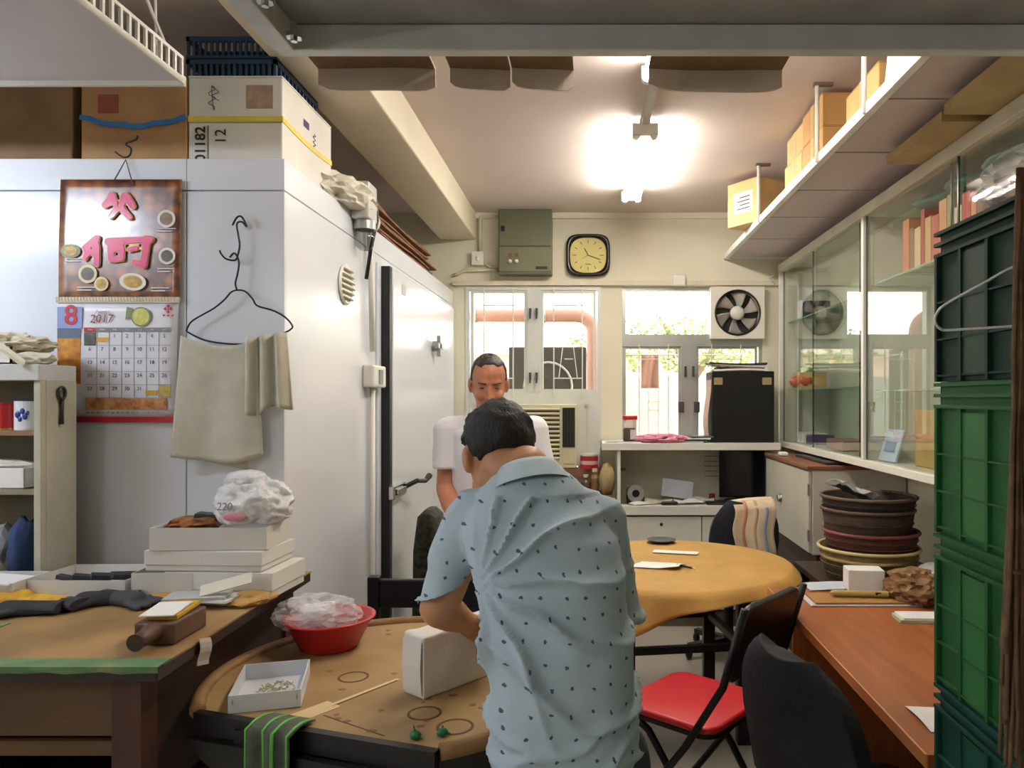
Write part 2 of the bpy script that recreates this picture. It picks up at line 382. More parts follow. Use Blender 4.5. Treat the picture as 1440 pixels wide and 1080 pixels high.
MB().tube([(1.0, 7.6, 0), (1.02, 7.6, 1.2), (.95, 7.6, 1.9), (.75, 7.55, 2.25)], [.08, .07, .05, .02], 8).tube([(1.0,7.6,1.6), (1.25,7.55,2.0), (1.4,7.5,2.3)], [.04,.03,.015], 8).build('trunk', M('bark', '#8a7a66', .9), tr, smooth=True, world=True)
lf = MB()
for i in range(1500):
    a = rnd(0, 6.28); rr = rnd(0, 1)**.5*1.0
    p = Vector((.9+rr*math.cos(a)*1.1, 7.6+rnd(-.35,.35), 2.02+rr*math.sin(a)*.26)); q = Euler((rnd(0,6),rnd(0,6),rnd(0,6))).to_matrix(); l = rnd(.025,.05)
    lf.add([p+q @ Vector(t) for t in ((0,0,0),(l*.4,l*.5,.004),(0,l*1.3,0),(-l*.4,l*.5,.004))], [(0,1,2,3)])
fo = lf.build('foliage', M('leaf_green', '#8f9f5c', .6, var=.3, scale=20), tr, world=True); fo['kind'] = 'stuff'

# ------------------------------------------------------------------ cold room
FZ = 2.25; FX = -.953; FYY = 2.36
white_pan = M('white_panel', '#e3e7ee', .22, var=.015, scale=2, coat=.2)
cr = thing('cold_room', 'white walk-in cold room with a steel-latched side door', 'cold room', (-2.0, 3.8, 0))
xj = PX(262, FYY); zb = PZ(268, FYY)
MB().box(-3.19, FX-.012, FYY+.012, WY-.01, .0, FZ-.01).build('core', M('panel_core', '#cfd3d8', .5), cr, world=True)
for a, b in ((-3.19, xj-.0015), (xj+.0015, FX)):
    MB().box(a, b, FYY, FYY+.012, 0, zb-.002).build('wall_panel', white_pan, cr, world=True, bevel=.002)
    MB().box(a if a < -2 else xj-.0015+.0015*2, b if a > -2 else xj, FYY, FYY+.012, zb+.002, FZ).build('top_panel', white_pan, cr, world=True, bevel=.002)
MB().box(FX-.012, FX, FYY+.012, 3.36, 0, zb-.002).build('wall_panel', white_pan, cr, world=True, bevel=.002)
MB().box(FX-.012, FX, FYY+.012, WY-.01, zb+.002, FZ).build('top_panel', white_pan, cr, world=True, bevel=.002)
MB().box(FX-.012, FX, 3.36, WY-.01, 0, zb-.004).build('door_frame', white_pan, cr, world=True)
MB().box(-3.19, FX-.0125, FYY+.0125, WY-.01, FZ-.0095, FZ-.0005).build('roof_panel', white_pan, cr, world=True)
dz = 2.10
door = MB().box(FX, FX+.055, 3.46, 5.02, .05, dz).build('door', white_pan, cr, world=True, bevel=.008)
MB().box(FX, FX+.05, 3.42, 3.46, .05, dz).build('gasket', black, door, world=True)
MB().box(FX, FX+.012, 3.37, 3.42, .05, dz+.01).build('door_jamb', white_pan, cr, world=True, bevel=.004)
la = MB().box(FX+.05, FX+.075, 3.40, 3.62, 1.04, 1.10).box(FX+.075, FX+.09, 3.44, 3.58, 1.055, 1.085).build('door_latch', chrome, door, world=True, bevel=.004)
MB().tube([(FX+.08, 3.6, 1.08), (FX+.12, 3.66, 1.10), (FX+.14, 3.75, 1.09), (FX+.15, 3.80, 1.11)], [.012, .012, .012, .016], 8).build('handle', blackmetal, la, world=True)
MB().cyl((FX+.05,4.35,1.8), (FX+.08,4.35,1.8), .03).box(FX+.08, FX+.1, 4.28, 4.44, 1.785, 1.815).box(FX+.08, FX+.1, 4.33, 4.37, 1.74, 1.86).build('door_lock', steel, door, world=True)
MB().box(FX+.055, FX+.057, 3.62, 3.70, 2.0, 2.05).build('maker_plate', greypaper, door, world=True)
vn = MB().lathe([(.001,0),(.12,0),(.13,.006),(.12,.012),(.001,.012)], 28).xform(Matrix.Translation((FX, 2.94, PZ(400,2.94))) @ Matrix.Rotation(R(90), 4, 'Y') @ Matrix.Diagonal((.62,.62,1,1))).build('round_vent', whitepaint, cr, smooth=False, world=True)
for i in range(6):
    z = PZ(400,2.94)-.055+i*.022; hw = math.sqrt(max(.001, .075**2-(z-PZ(400,2.94))**2))
    MB().obox((FX+.016, 2.94, z), (.012, hw*1.8, .005), (0, 40, 0)).build('slat', M('vent_slat', '#a29c86', .5), vn, world=True)
sw = MB().box(FX, FX+.05, 3.17, 3.36, PZ(545,3.25), PZ(514,3.25)).build('switch_box', whitepaint, cr, world=True, bevel=.008)
MB().box(FX+.05, FX+.056, 3.24, 3.29, PZ(540,3.25), PZ(520,3.25)).build('switch', M('grey_switch', '#8b9197'), sw, world=True)
MB().tube([(FX+.02, 3.25, 0.05), (FX+.02, 3.25, 1.56)], .012, 8).tube([(FX+.02, 3.25, 1.7), (FX+.02, 3.22, 2.1), (FX+.02, 3.2, 2.24)], .012, 8).build('conduit', whitepaint, cr, smooth=True, world=True)
bl = thing('bulkhead_lamp', 'small grey bulkhead lamp with glass jar on the cold room side', 'lamp', (FX+.04, 3.07, 2.1))
MB().box(-.04, .035, -.06, .06, .12, .27).build('housing', M('lamp_grey', '#b9b9b0', .4), bl, bevel=.008)
MB().cyl((0,0,.12), (0,0,.085), .045).build('collar', steel, bl, smooth=False)
MB().lathe([(.035,.085),(.04,.05),(.036,.02),(.02,.003),(.001,0)], 16).build('jar', glass_mat('jar_glass', '#cfd2d0', .1), bl, smooth=True)
MB().tube([(.0,.06,.25),(.02,.1,.22),(.02,.11,.15),(.0,.1,.05),(-.02,.09,-.1)], .008, 6).build('cable', black, bl, smooth=True)

# things on top of the cold room
def carton(name, label, x0, x1, y0, y1, z0, z1, mat, cat='box', group=None, strap=None, tape=True, bev=.004):
    t = thing(name, label, cat, ((x0+x1)/2, (y0+y1)/2, z0), 0, group)
    MB().box(x0, x1, y0, y1, z0, z1-.004).build('body', mat, t, world=True, bevel=bev)
    xm = (x0+x1)/2; ym = (y0+y1)/2
    MB().box(x0, x1, y0, ym-.001, z1-.004, z1).build('flap', mat, t, world=True); MB().box(x0, x1, ym+.001, y1, z1-.004, z1).build('flap', mat, t, world=True)
    if tape: MB().box(x0-.0008, x1+.0008, ym-.025, ym+.025, z1, z1+.0008).build('tape', M('packing_tape', '#b8935a', .3), t, world=True)
    if strap:
        zs, h, mt = strap; MB().box(x0-.0015, x1+.0015, y0-.0015, y1+.0015, zs, zs+h).build('strap', mt, t, world=True)
    return t
carton('cardboard_box', 'dark brown carton at far left on the cold room', -2.1, -1.66, 2.42, 2.8, FZ, 2.52, card_dk, group='cartons on the cold room')  # darker cardboard colour than the carton beside it
b2 = thing('cardboard_box', 'brown carton with sagging blue strap on the cold room', 'box', (-1.46, 2.6, FZ), 0, 'cartons on the cold room')
MB().box(-1.63, -1.29, 2.42, 2.8, FZ, 2.53).build('body', card, b2, world=True, bevel=.004)
MB().box(-1.63, -1.29, 2.42, 2.61, 2.53, 2.534).build('flap', card, b2, world=True); MB().box(-1.63, -1.29, 2.612, 2.8, 2.53, 2.534).build('flap', card, b2, world=True)
bs = [(-1.63+.34*i/10, 2.413, 2.40-.028*math.sin(math.pi*min(1,(i/10)*1.0))+.004*math.sin(i*2)) for i in range(11)]
s_ = MB()
for a, b in zip(bs[:-1], bs[1:]): s_.bar(a, b, .003, .016, up=(0,0,1))
s_.build('strap', M('blue_strap', '#2a73b8', .5), b2, world=True)
MB().box(-1.575, -1.51, 2.4185, 2.4199, 2.415, 2.475).build('printed_mark', M('faded_red_print', '#8e4a3a', .7), b2, world=True)
wb = thing('strapped_carton', 'white carton with yellow strap and handwritten numbers on the cold room', 'box', (-1.12, 2.64, FZ))
wbm = M('white_carton', '#d9d5cc', .7, var=.07, scale=5)
wx0, wx1, wy0, wy1 = PX(265,2.42), PX(397,2.42), 2.42, 2.88
MB().box(wx0, wx1, wy0, wy1, FZ, 2.53).build('body', wbm, wb, world=True, bevel=.004)
MB().box(wx0, wx1, wy0, 2.648, 2.53, 2.535).build('flap', wbm, wb, world=True); MB().box(wx0, wx1, 2.652, wy1, 2.53, 2.535).build('flap', wbm, wb, world=True)
ys = M('yellow_strap', '#d8c64a', .5); zs = PZ(167, 2.42)
MB().box(wx0-.001, wx1+.001, wy0-.002, wy0, zs-.01, zs+.008).build('strap', ys, wb, world=True)
MB().sheet(lambda u, v: Vector((wx1+.0015, wy0+(wy1-wy0)*u, zs-.01+.018*v-.0*u-.01*math.sin(u*3.1))), 10, 1, .002).build('strap', ys, wb, world=True)
MB().box(wx0+.0, wx1, wy0-.0008, wy0, zs-.014, zs-.011).build('seam', M('seam_grey', '#8f8b80', .8), wb, world=True)  # thin grey line just below the yellow strap
text('01182', .045, (wx0+.04, wy0-.0015, FZ+.066), (90, -90, 0), inkm, wb, offset=.001)
MB().box(wx0+.062, wx0+.0645, wy0-.0015, wy0, FZ+.005, FZ+.125).build('underline', inkm, wb, world=True)
text('12', .05, (wx0+.105, wy0-.0015, FZ+.09), (90, -90, 0), inkm, wb)
MB().tube(spl([(wx0+.075+.012*math.sin(i*1.9)+.012*(i > 8), wy0-.001, 2.50-.009*(i % 9)) for i in range(15)], 4), .0012, 5).build('handwriting', M('faded_ink', '#5c5a5e', .6), wb, world=True)
MB().box(wx1-.115, wx1-.03, wy0-.001, wy0, 2.43, 2.505).build('brown_label', M('torn_brown', '#a58c78', .8, var=.2, scale=40), wb, world=True)
MB().box(wx1, wx1+.001, 2.60, 2.65, 2.44, 2.465).build('printed_mark', M('navy_ink', '#34345e', .6), wb, world=True)
MB().tube(spl([(wx1+.001, 2.70+.014*math.sin(i*2.3), 2.445-.006*i) for i in range(9)], 4), .0013, 5).build('handwriting', inkm, wb, world=True)
# dark blue plastic baskets on the white carton
for k in range(2):
    bb = thing('plastic_basket', ['lower dark blue slatted basket on the white strapped carton', 'upper dark blue slatted basket under the ceiling recess'][k], 'basket', ((wx0+wx1)/2-.02, 2.66, 2.536+k*.075), 0, 'blue baskets on the white carton')
    bm_ = M('dark_blue_plastic', '#22405f', .45)
    x0, x1, y0, y1 = -.16, .135, -.2, .18
    frame_rect(MB(), x0, x1, 0, .0, y0, y1, 0)
    rm = MB(); rm.box(x0, x1, y0, y0+.012, .055, .07).box(x0, x1, y1-.012, y1, .055, .07).box(x0, x0+.012, y0, y1, .055, .07).box(x1-.012, x1, y0, y1, .055, .07)
    rm.build('rim', bm_, bb); MB().box(x0, x1, y0, y1, 0, .008).build('base', bm_, bb)
    for i in range(16):
        xx = x0+.006+i*(x1-x0-.012)/15; MB().box(xx-.004, xx+.004, y0+.002, y0+.008, .008, .055).build('slat', bm_, bb)
    for i in range(12):
        yy = y0+.012+i*(y1-y0-.024)/11; MB().box(x1-.008, x1-.002, yy-.004, yy+.004, .008, .055).build('slat', bm_, bb)
    MB().box(x0+.02, x1-.02, y0+.02, y1-.02, .008, .03).build('contents', M('dark_contents', '#1d2833', .8), bb)
# bags and flattened cardboard on the roof edge
bagm = M('soiled_white_plastic', '#cfc9ba', .5, var=.12, scale=14, bump=.3)
one('plastic_bag', 'crumpled off-white bag on the cold room above the bulkhead lamp', 'bag', MB().blob((-1.02, 3.02, FZ+.05), (.13, .22, .075), 3, .35, 4, flat=-.049), bagm, smooth=False)
one('plastic_bag', 'small rolled off-white bag beside the brown cardboard on the cold room', 'bag', MB().blob((-1.0, 3.36, FZ+.04), (.06, .1, .05), 5, .15, 3, flat=-.039), bagm, smooth=True)
for i in range(9):
    L = rnd(.9,1.2); bz = FZ+.004+i*.018
    fb = MB().sheet(lambda u, v, L=L, bz=bz, i=i: Vector((-1.35+.36*v+.012*math.sin(i*2), 3.5+.05*math.sin(i*1.7)+L*u*1.1, bz+.004*math.sin(u*7+i)+.008*max(0, .2-u)*5*((i*7)%3-.4))), 10, 3, .009)
    one('flattened_carton', ['lowest','second lowest','third lowest','fourth lowest','middle','fourth highest','third highest','second highest','topmost'][i]+' flattened brown carton of the stack on the cold room', 'cardboard', fb, M('stack_brown', '#7a5238', .8, var=.25, scale=12), group='flattened cartons on the cold room')
# ------------------------------------------------------------------ lamps
def twin_tube(name, label, x, y0, y1, z, group, tm=tubemat):
    t = thing(name, label, 'lamp', (x, (y0+y1)/2, z), 0, group)
    hl = (y1-y0)/2
    MB().box(-.025, .025, -hl, hl, .035, .075).build('batten', whitepaint, t, bevel=.004)
    for s in (-1, 1):
        tb = MB().cyl((s*.04, -hl+.03, 0), (s*.04, hl-.03, 0), .0135, n=14).build('tube', tm, t, smooth=False)
        for e in (-1, 1):
            MB().cyl((s*.04, e*(hl-.03), 0), (s*.04, e*(hl-.0), 0), .02, n=14).build('lampholder', whitepaint, t)
    for e in (-1, 1): MB().box(-.06, .06, e*hl-.012, e*hl+.012, -.005, .05).build('end_bracket', whitepaint, t, bevel=.003)
    return t
TZ = 2.725
twin_tube('fluorescent_lamp', 'lit twin-tube ceiling lamp nearest the clock', .262, 3.5, 4.66, TZ, 'ceiling fluorescent lamps')
twin_tube('fluorescent_lamp', 'lit twin-tube ceiling lamp partly behind the hung cardboard', .262, 1.72, 2.9, TZ, 'ceiling fluorescent lamps')
one('lamp_rail', 'grey rail on the ceiling joining the two tube lamps', 'rail', MB().box(.245, .279, 2.92, 3.48, CZ-.035, CZ), M('rail_grey', '#b4b2aa', .4))
# hanging reflector lamp over the bench
PXR = PX(255, 1.85); PZL = PZ(113, 1.85)
hp = thing('hanging_lamp', 'white hanging reflector board with a perforated edge above the bench', 'lamp', (-2.0, 1.5, PZL))
refl = M('reflector_white', '#dcdae2', .5, var=.03)
MB().box(-2.95, PXR, 1.15, 1.85, PZL, PZL+.008).build('board', refl, hp, world=True)
MB().box(-2.95, PXR+.006, 1.85, 1.86, PZL-.012, PZL+.012).build('edge_strip', whitepaint, hp, world=True)
MB().box(PXR, PXR+.006, 1.15, 1.85, PZL-.008, PZL+.008).build('edge_strip', whitepaint, hp, world=True)
MB().box(PXR, PXR+.006, 1.15, 1.85, PZL+.05, PZL+.058).build('edge_strip', whitepaint, hp, world=True)
for i in range(24):
    y = 1.155+i*.030; MB().box(PXR, PXR+.006, y-.004, y+.004, PZL+.008, PZL+.05).build('rib', whitepaint, hp, world=True)
MB().cyl((-2.9, 1.5, PZL-.035), (-1.93, 1.5, PZL-.035), .0135, n=14).build('tube', tubemat2, hp, world=True)
for x in (-2.9, -1.93): MB().box(x-.015, x+.015, 1.48, 1.52, PZL-.06, PZL).build('lampholder', whitepaint, hp, world=True)
for y in (1.3, 1.78):
    MB().tube([(PXR-.02, y, PZL), (PXR-.02, y-.02, CZ)], .003, 6).build('hanging_wire', whitepaint, hp, world=True)
    MB().tube([(-2.8, y, PZL), (-2.8, y, CZ)], .003, 6).build('hanging_wire', whitepaint, hp, world=True)
MB().tube([(PXR-.005, 1.8, PZL+.05), (PXR-.03, 1.7, PZL+.2), (PXR-.06, 1.55, CZ)], .004, 6).build('hanging_wire', whitepaint, hp, world=True)
fill_lamp = twin_tube('fluorescent_lamp', 'added twin-tube fill lamp hung low out of view behind the camera', -1.75, -1.0, .3, 2.12, 'ceiling fluorescent lamps', fill_tubemat)  # unseen lamp added to brighten the cold room front and foreground
for y in (-.45, .45): MB().tube([(0,y,.07),(0,y,CZ-2.12)], .004, 6).build('hanging_chain', steel, fill_lamp)

# ------------------------------------------------------------------ hung steel shelf across the top
SY = 1.77; SZ = PZ(80, SY)
hs = thing('steel_rack', 'galvanised steel tray rack hung from the ceiling', 'rack', (.3, 1.4, SZ))
sx0, sx1 = PX(395, SY), 1.6
MB().box(sx0, sx1, SY-.035, SY, SZ, SZ+.06).build('front_rail', M('zinc_rail','#cfd0cc',.35,.25,var=.08,scale=9), hs, world=True, bevel=.003)
MB().box(sx0, sx1, 1.02, 1.055, SZ, SZ+.06).build('back_rail', steel, hs, world=True, bevel=.003)
MB().box(sx0-.005, sx0+.045, 1.02, SY-.035, SZ-.002, SZ+.06).build('side_rail', M('zinc_rail','#cfd0cc'), hs, world=True, bevel=.003)
for i in range(3):
    a = sx0+.01+i*.76; MB().box(a, a+.76, 1.02, SY, SZ+.061, SZ+.068).build('tray_sheet', M('steel_sheet', '#9c9ea0', .4, .3, var=.15, scale=5), hs, world=True)
for x, y in ((sx0+.02, 1.1), (sx0+.02, SY-.05), (1.2, 1.1), (1.2, SY-.06)):
    MB().tube([(x, y, SZ+.07), (x, y, CZ)], .008, 8).build('hanging_rod', steel, hs, world=True)
for y in (SY-.1, SY-.25):
    MB().tube([(sx0+.07, y, SZ-.012), (sx0+.07, y, SZ+.03)], .008, 6).tube([(sx0+.07, y, SZ-.004), (sx0+.07, y, SZ+.006)], .018, 6).build('bolt', chrome, hs, world=True)
def pad(label, xa, xb, ya, dy, seed, split=None):
    t = thing('cardboard_sheet', label, 'cardboard', (PX((xa+xb)/2, 1.95), 1.75, SZ+.069), 0, 'cardboard lying on the steel rack')
    x0, x1 = PX(xa, 1.95), PX(xb, 1.95); z0 = SZ+.069
    def mk(a, b):
        return MB().sheet(lambda u, v: Vector((a+(b-a)*u, 1.40+.60*v, z0+.004+.004*math.sin(seed+u*3)*v)), 10, 6, .006)
    k = [(x0, x1)] if split is None else [(x0, PX(split,1.95)-.002), (PX(split,1.95)+.002, x1)]
    for a, b in k:
        mk(a, b).build('panel', card_dk, t, world=True)
        MB().sheet(lambda u, v: Vector((a+(b-a)*u, 2.0+.004*math.sin(u*6), z0+.006+.004*math.sin(seed+u*3)-v*dy*(1-.25*abs(2*u-1)**8)-.006*v*u)), 12, 3, .006).build('folded_edge', M('rack_cardboard', '#c4b3a2', .8, var=.12, scale=8), t, world=True)
    return t
pad('brown cardboard sheet at the left end of the steel rack', 438, 607, 80, .06, .3)
pad('two-piece brown cardboard sheet in the middle of the steel rack', 628, 806, 80, .055, 1.6, 716)
pad('brown cardboard sheet on the rack in front of the tube lamp', 914, 1106, 80, .058, 2.6)

# ------------------------------------------------------------------ calendar
CYY = 2.352
cal = thing('wall_calendar', 'wall calendar with food photographs open at August', 'calendar', (PX(170,CYY), CYY, PZ(595,CYY)))
def cp(x, y, d=.001): return Vector((PX(x,CYY), CYY-d, PZ(y,CYY)))
def cbox(x0, x1, y0, y1, d0=0, d1=.001): return MB().box(PX(x0,CYY), PX(x1,CYY), CYY-d1, CYY-d0, PZ(y1,CYY), PZ(y0,CYY))
# picture sheet: brown round cakes
def cake_mat():
    m = M('calendar_picture', '#8a4a24', .22, coat=1.0); nt = m.node_tree; b = nt.nodes['Principled BSDF']
    tc = nt.nodes.new('ShaderNodeTexCoord'); mp = nt.nodes.new('ShaderNodeMapping'); mp.inputs['Scale'].default_value = (1,0,1); nt.links.new(tc.outputs['Object'], mp.inputs[0])
    v = nt.nodes.new('ShaderNodeTexVoronoi'); v.inputs['Scale'].default_value = 26; v.inputs['Randomness'].default_value = .5; nt.links.new(mp.outputs[0], v.inputs['Vector'])
    cr = nt.nodes.new('ShaderNodeValToRGB'); cr.color_ramp.elements[0].color = (*lin('#b5703a'), 1); cr.color_ramp.elements[1].color = (*lin('#5a2713'), 1); cr.color_ramp.elements[0].position = .1; cr.color_ramp.elements[1].position = .62
    nt.links.new(v.outputs['Distance'], cr.inputs[0]); nt.links.new(cr.outputs[0], b.inputs['Base Color'])
    b.inputs['Roughness'].default_value = .26; b.inputs['Coat Roughness'].default_value = .28; b.inputs['Coat IOR'].default_value = 1.9
    return m
pic = MB().sheet(lambda u, v: Vector((PX(87+170*u-3*v,CYY), CYY-.005-.003*math.sin(math.pi*v)*(.6+.4*math.cos(u*3)), PZ(253+168*v,CYY))), 14, 14, .001)
ps = pic.build('picture_sheet', cake_mat(), cal, smooth=True, world=True)
pink = M('pink_lettering', '#e0266e', .35, coat=.4); yel = M('lettering_outline', '#e9c87a', .35)
def puffy(name, strokes, r_, d, mat, grow=0):
    q = MB()
    for x0, y0, x1, y1, k in strokes: q.cap(cp(x0,y0,0), cp(x1,y1,0), r_*k+grow, r_*k*.85+grow, 10)
    q = remesh(q, .0035, 3)
    for v in q.v: v.y = CYY-d-.0012*(1 if v.y < CYY else 0)
    q.build(name, mat, ps, smooth=True, world=True)
up_s = [(160,282,152,290,1), (161,277,165,287,1), (180,277,176,287,1), (184,282,190,291,1), (168,296,160,306,.8), (176,296,186,307,.8)]
lo_s = [(140,337,124,350,.9), (128,352,124,364,.8), (140,348,140,372,.9), (140,355,128,357,.8), (156,341,216,338,.9), (160,352,160,366,.9), (175,350,175,365,.8), (160,352,175,350,.8), (160,366,175,365,.8), (210,338,206,372,1.0), (206,374,192,370,.8), (186,352,196,350,.7)]
puffy('character_outline', up_s, .0125, .0118, yel, .0022); puffy('character', up_s, .0125, .0134, pink)
puffy('character_outline', lo_s, .0125, .0118, yel, .0022); puffy('character', lo_s, .0125, .0134, pink)
def dish(px, py, r, sx, plate, food, ang=0):
    m = Matrix.Translation(cp(px, py, .0118)) @ Matrix.Rotation(R(ang), 4, 'Y') @ Matrix.Rotation(R(90), 4, 'X') @ Matrix.Diagonal((sx,1,1,1))
    d = MB().lathe([(.001,.0012),(r,.0012),(r,0),(.001,0)], 24).xform(m).build('printed_plate', plate, ps, world=True)
    MB().lathe([(.001,.0022),(r*.7,.0022),(r*.7,0),(.001,0)], 20).xform(m).build('printed_food', food, d if False else ps, world=True)
pl = M('plate_white', '#ece6dc', .3); fdark = M('food_dark', '#4a3a26', .4, var=.4, scale=90); fy = M('food_yellow', '#b8942a', .4, var=.4, scale=90)
dish(237, 309, .028, 1, pl, M('food_brown', '#8a6a50', .4, var=.3, scale=80)); dish(238, 361, .026, 1, pl, fdark); dish(127, 386, .029, 1, M('plate_cream', '#e6d9a8', .3), fdark, 20)
dish(146, 400, .022, 1, M('plate_cream', '#e6d9a8', .3), fy); dish(190, 397, .027, 1.55, pl, fy, 8)
dish(103, 354, .022, 1.4, M('leaf_print', '#6d7a3a', .4), fy)
for x, y, wd in ((95, 364, 26), (112, 404, 26), (215, 405, 26), (222, 322, 28), (224, 378, 24)):
    for k in range(2): cbox(x, x+wd-6*k, y+k*4, y+k*4+1.2, .011, .0118).build('caption_line', paper, ps, world=True)
# binding and month sheet
bd = cbox(81, 254, 418, 426, .001, .008).build('binding_strip', M('binding_silver', '#c9bfa8', .3, .4), cal, world=True)
for i in range(40):
    x = 83+i*4.35; MB().tube([(PX(x,CYY), CYY-.009+.006*math.cos(t*math.pi/3), PZ(421,CYY)+.008*math.sin(t*math.pi/3)) for t in range(6)], .0008, 4, True).build('wire_loop', chrome, bd, world=True)
ms = MB().sheet(lambda u, v: Vector((PX(83+169*u-3*u*v,CYY), CYY-.003-.005*math.sin(math.pi*v), PZ(425+162*v,CYY))), 8, 12, .001).build('month_sheet', M('calendar_paper', '#e9e8ee', .35, var=.02), cal, smooth=True, world=True)
cbox(83, 248, 586, 594, .001, .009).build('bottom_bar', M('calendar_red', '#b81f2e', .4), cal, world=True)
text('8', .085, cp(103, 445, .010), (90,0,0), M('calendar_red', '#b81f2e'), ms, offset=.0012)
text('2017', .036, cp(145, 449, .010), (90,0,0), M('dark_red_ink', '#8a3448', .5), ms, shear=.15)
text('August', .016, cp(147, 439, .010), (90,0,0), M('pale_red_ink', '#b58a94', .5), ms)
cbox(83.5, 118, 432, 462, .0085, .0095).build('photo_sky', M('photo_sky', '#8f9fd0', .4), ms, world=True)
cbox(83.5, 116, 462, 476, .0085, .0095).build('photo_sea', M('photo_sea', '#5e6a80', .4), ms, world=True)
cbox(83.5, 116, 476, 540, .0085, .0095).build('photo_fruit', M('photo_orange', '#b35a1c', .4, col2='#e0a23e', scale=40), ms, world=True)
text('8', .085, cp(103, 445, .0105), (90,0,0), M('calendar_red', '#b81f2e'), ms, offset=.0015)
dm = Matrix.Translation(cp(201, 446, .0095)) @ Matrix.Rotation(R(90), 4, 'X')
MB().lathe([(.001,.001),(.031,.001),(.031,0),(.001,0)], 24).xform(dm).build('printed_bowl', M('bowl_grey', '#8e8c6c', .4), ms, world=True)
MB().lathe([(.001,.002),(.026,.002),(.026,0),(.001,0)], 24).xform(dm).build('printed_soup', M('soup_yellow', '#d3cf6a', .4, var=.15, scale=60), ms, world=True)
MB().prism([(cp(181,432).x, cp(181,432).z), (cp(190,434).x, cp(190,434).z), (cp(187,447).x, cp(187,447).z), (cp(179,450).x, cp(179,450).z)], 'y', CYY-.0105, CYY-.0095).build('printed_leaf', M('leaf_print2', '#7f8a52', .4), ms, world=True)
for a in range(4):
    q = R(45+90*a-45); e = MB().obox(cp(239,435,.010)+Vector((math.cos(q)*.009, 0, math.sin(q)*.009)), (.008,.001,.008), (0,45,0)).build('printed_logo', redm, ms, world=True)
text('中', .017, cp(239,435,.0105), (90,0,0), redm, ms)
for k in range(3): MB().obox(cp(233+6*k, 444, .010), (.006,.001,.005)).build('printed_logo_text', redm, ms, world=True)
gx0, gx1, gy0, gy1 = 121, 243, 467, 559
cbox(gx0, gx0+17, 461, 467, .0085, .0098).build('weekday_bar', redm, ms, world=True); cbox(gx0+17, gx1, 461, 467, .0085, .0098).build('weekday_bar', M('bar_grey', '#85858a', .5), ms, world=True)
gl = M('grid_line', '#9c9ca2', .6)
for i in range(1, 7): cbox(gx0+i*17.4, gx0+i*17.4+.5, gy0, gy1, .0085, .0095).build('grid_line', gl, ms, world=True)
for j in range(1, 6): cbox(gx0, gx1, gy0+j*18.4, gy0+j*18.4+.5, .0085, .0095).build('grid_line', gl, ms, world=True)
num = M('number_ink', '#3a3a40', .6); numr = M('number_red', '#b05a64', .6)
for dday in range(1, 32):
    c_ = (dday+1) % 7; r_ = (dday+1)//7
    text(str(dday), .0165, cp(gx0+17.4*c_+8, gy0+18.4*r_+6, .010), (90,0,0), numr if c_ == 0 else num, ms, name='date_number', extrude=.0002)
for i, wd in enumerate(('SUN','MON','TUE','WED','THU','FRI','SAT')): text(wd, .007, cp(gx0+17.4*i+8.7, 464, .011), (90,0,0), paper, ms, name='weekday', extrude=.0002)
cbox(gx0, gx0+16, 468, 486, .0085, .0095).build('photo_small', M('photo_dark', '#5a5a50', .4, var=.4, scale=70), ms, world=True); cbox(gx0+17, gx0+34, 475, 481, .0085, .0095).build('photo_small', M('photo_yellow', '#d8a82e', .4), ms, world=True)
cbox(gx1-17, gx1-1, 542, 558, .0085, .0095).build('photo_small', M('photo_cake', '#9c8a3e', .4, col2='#c9b25c', scale=60), ms, world=True); cbox(gx1-36, gx1-19, 549, 555, .0085, .0095).build('photo_small', M('photo_yellow', '#d8a82e', .4), ms, world=True)
cbox(123, 237, 560, 576, .0085, .0095).build('photo_banner', M('photo_banner', '#9c4a24', .4, col2='#d6a06a', scale=50), ms, world=True)
[cbox(124+i*7, 128+i*7, 579.5, 581.5, .0085, .0095).build('fine_print', gl, ms, world=True) for i in range(16)]
st = cp(178, 225, .004)
MB().tube([cp(163, 256, .010), st, cp(190, 262, .010)], .002, 6).build('hanging_string', M('string_brown', '#5b4038', .7), cal, world=True)
hk = [cp(163,214,.004), cp(175,222,.008), cp(184,220,.008), cp(186,210,.006), cp(178,203,.004), cp(186,193,-.02), cp(180,183,-.05)]
one('wire_hook', 'bent black wire hook holding up the calendar', 'hook', MB().tube(spl(hk), .0028, 6), blackmetal, smooth=True)

# ------------------------------------------------------------------ wire hanger with towel
HY = 2.335
def hpn(x, y, d=0): return Vector((PX(x,HY), HY-d, PZ(y,HY)))
wh = thing('wire_hanger', 'dark wire clothes hanger on the cold room front', 'hanger', hpn(335,470))
MB().tube(spl([hpn(*q) for q in ((327,317),(333,306),(340,305),(347,319),(340,312),(333,315),(335,330),(337,345),(334,360),(330,366),(318,364),(311,357),(309,352))]), .003, 6).build('top_hook', blackmetal, wh, smooth=True, world=True)
MB().tube(spl([hpn(*q) for q in ((323,362),(330,356),(336,368),(334,385),(331,398),(333,408))]), .003, 6).build('hook', blackmetal, wh, smooth=True, world=True)
MB().tube(spl([hpn(*q) for q in ((262,466),(264,460),(272,450),(300,434),(315,422),(325,411),(334,408),(345,410),(355,420),(362,430),(385,437),(402,447),(411,458),(409,463),(400,468),(375,478),(335,484),(290,479),(262,466))]), .0028, 6).build('wire_frame', blackmetal, wh, smooth=True, world=True)
tw = thing('hand_towel', 'cream cotton towel draped over the wire hanger', 'towel', hpn(320,650))
twm = M('towel_cream', '#cbc6b2', .9, var=.07, scale=20, bump=.25, bscale=260)
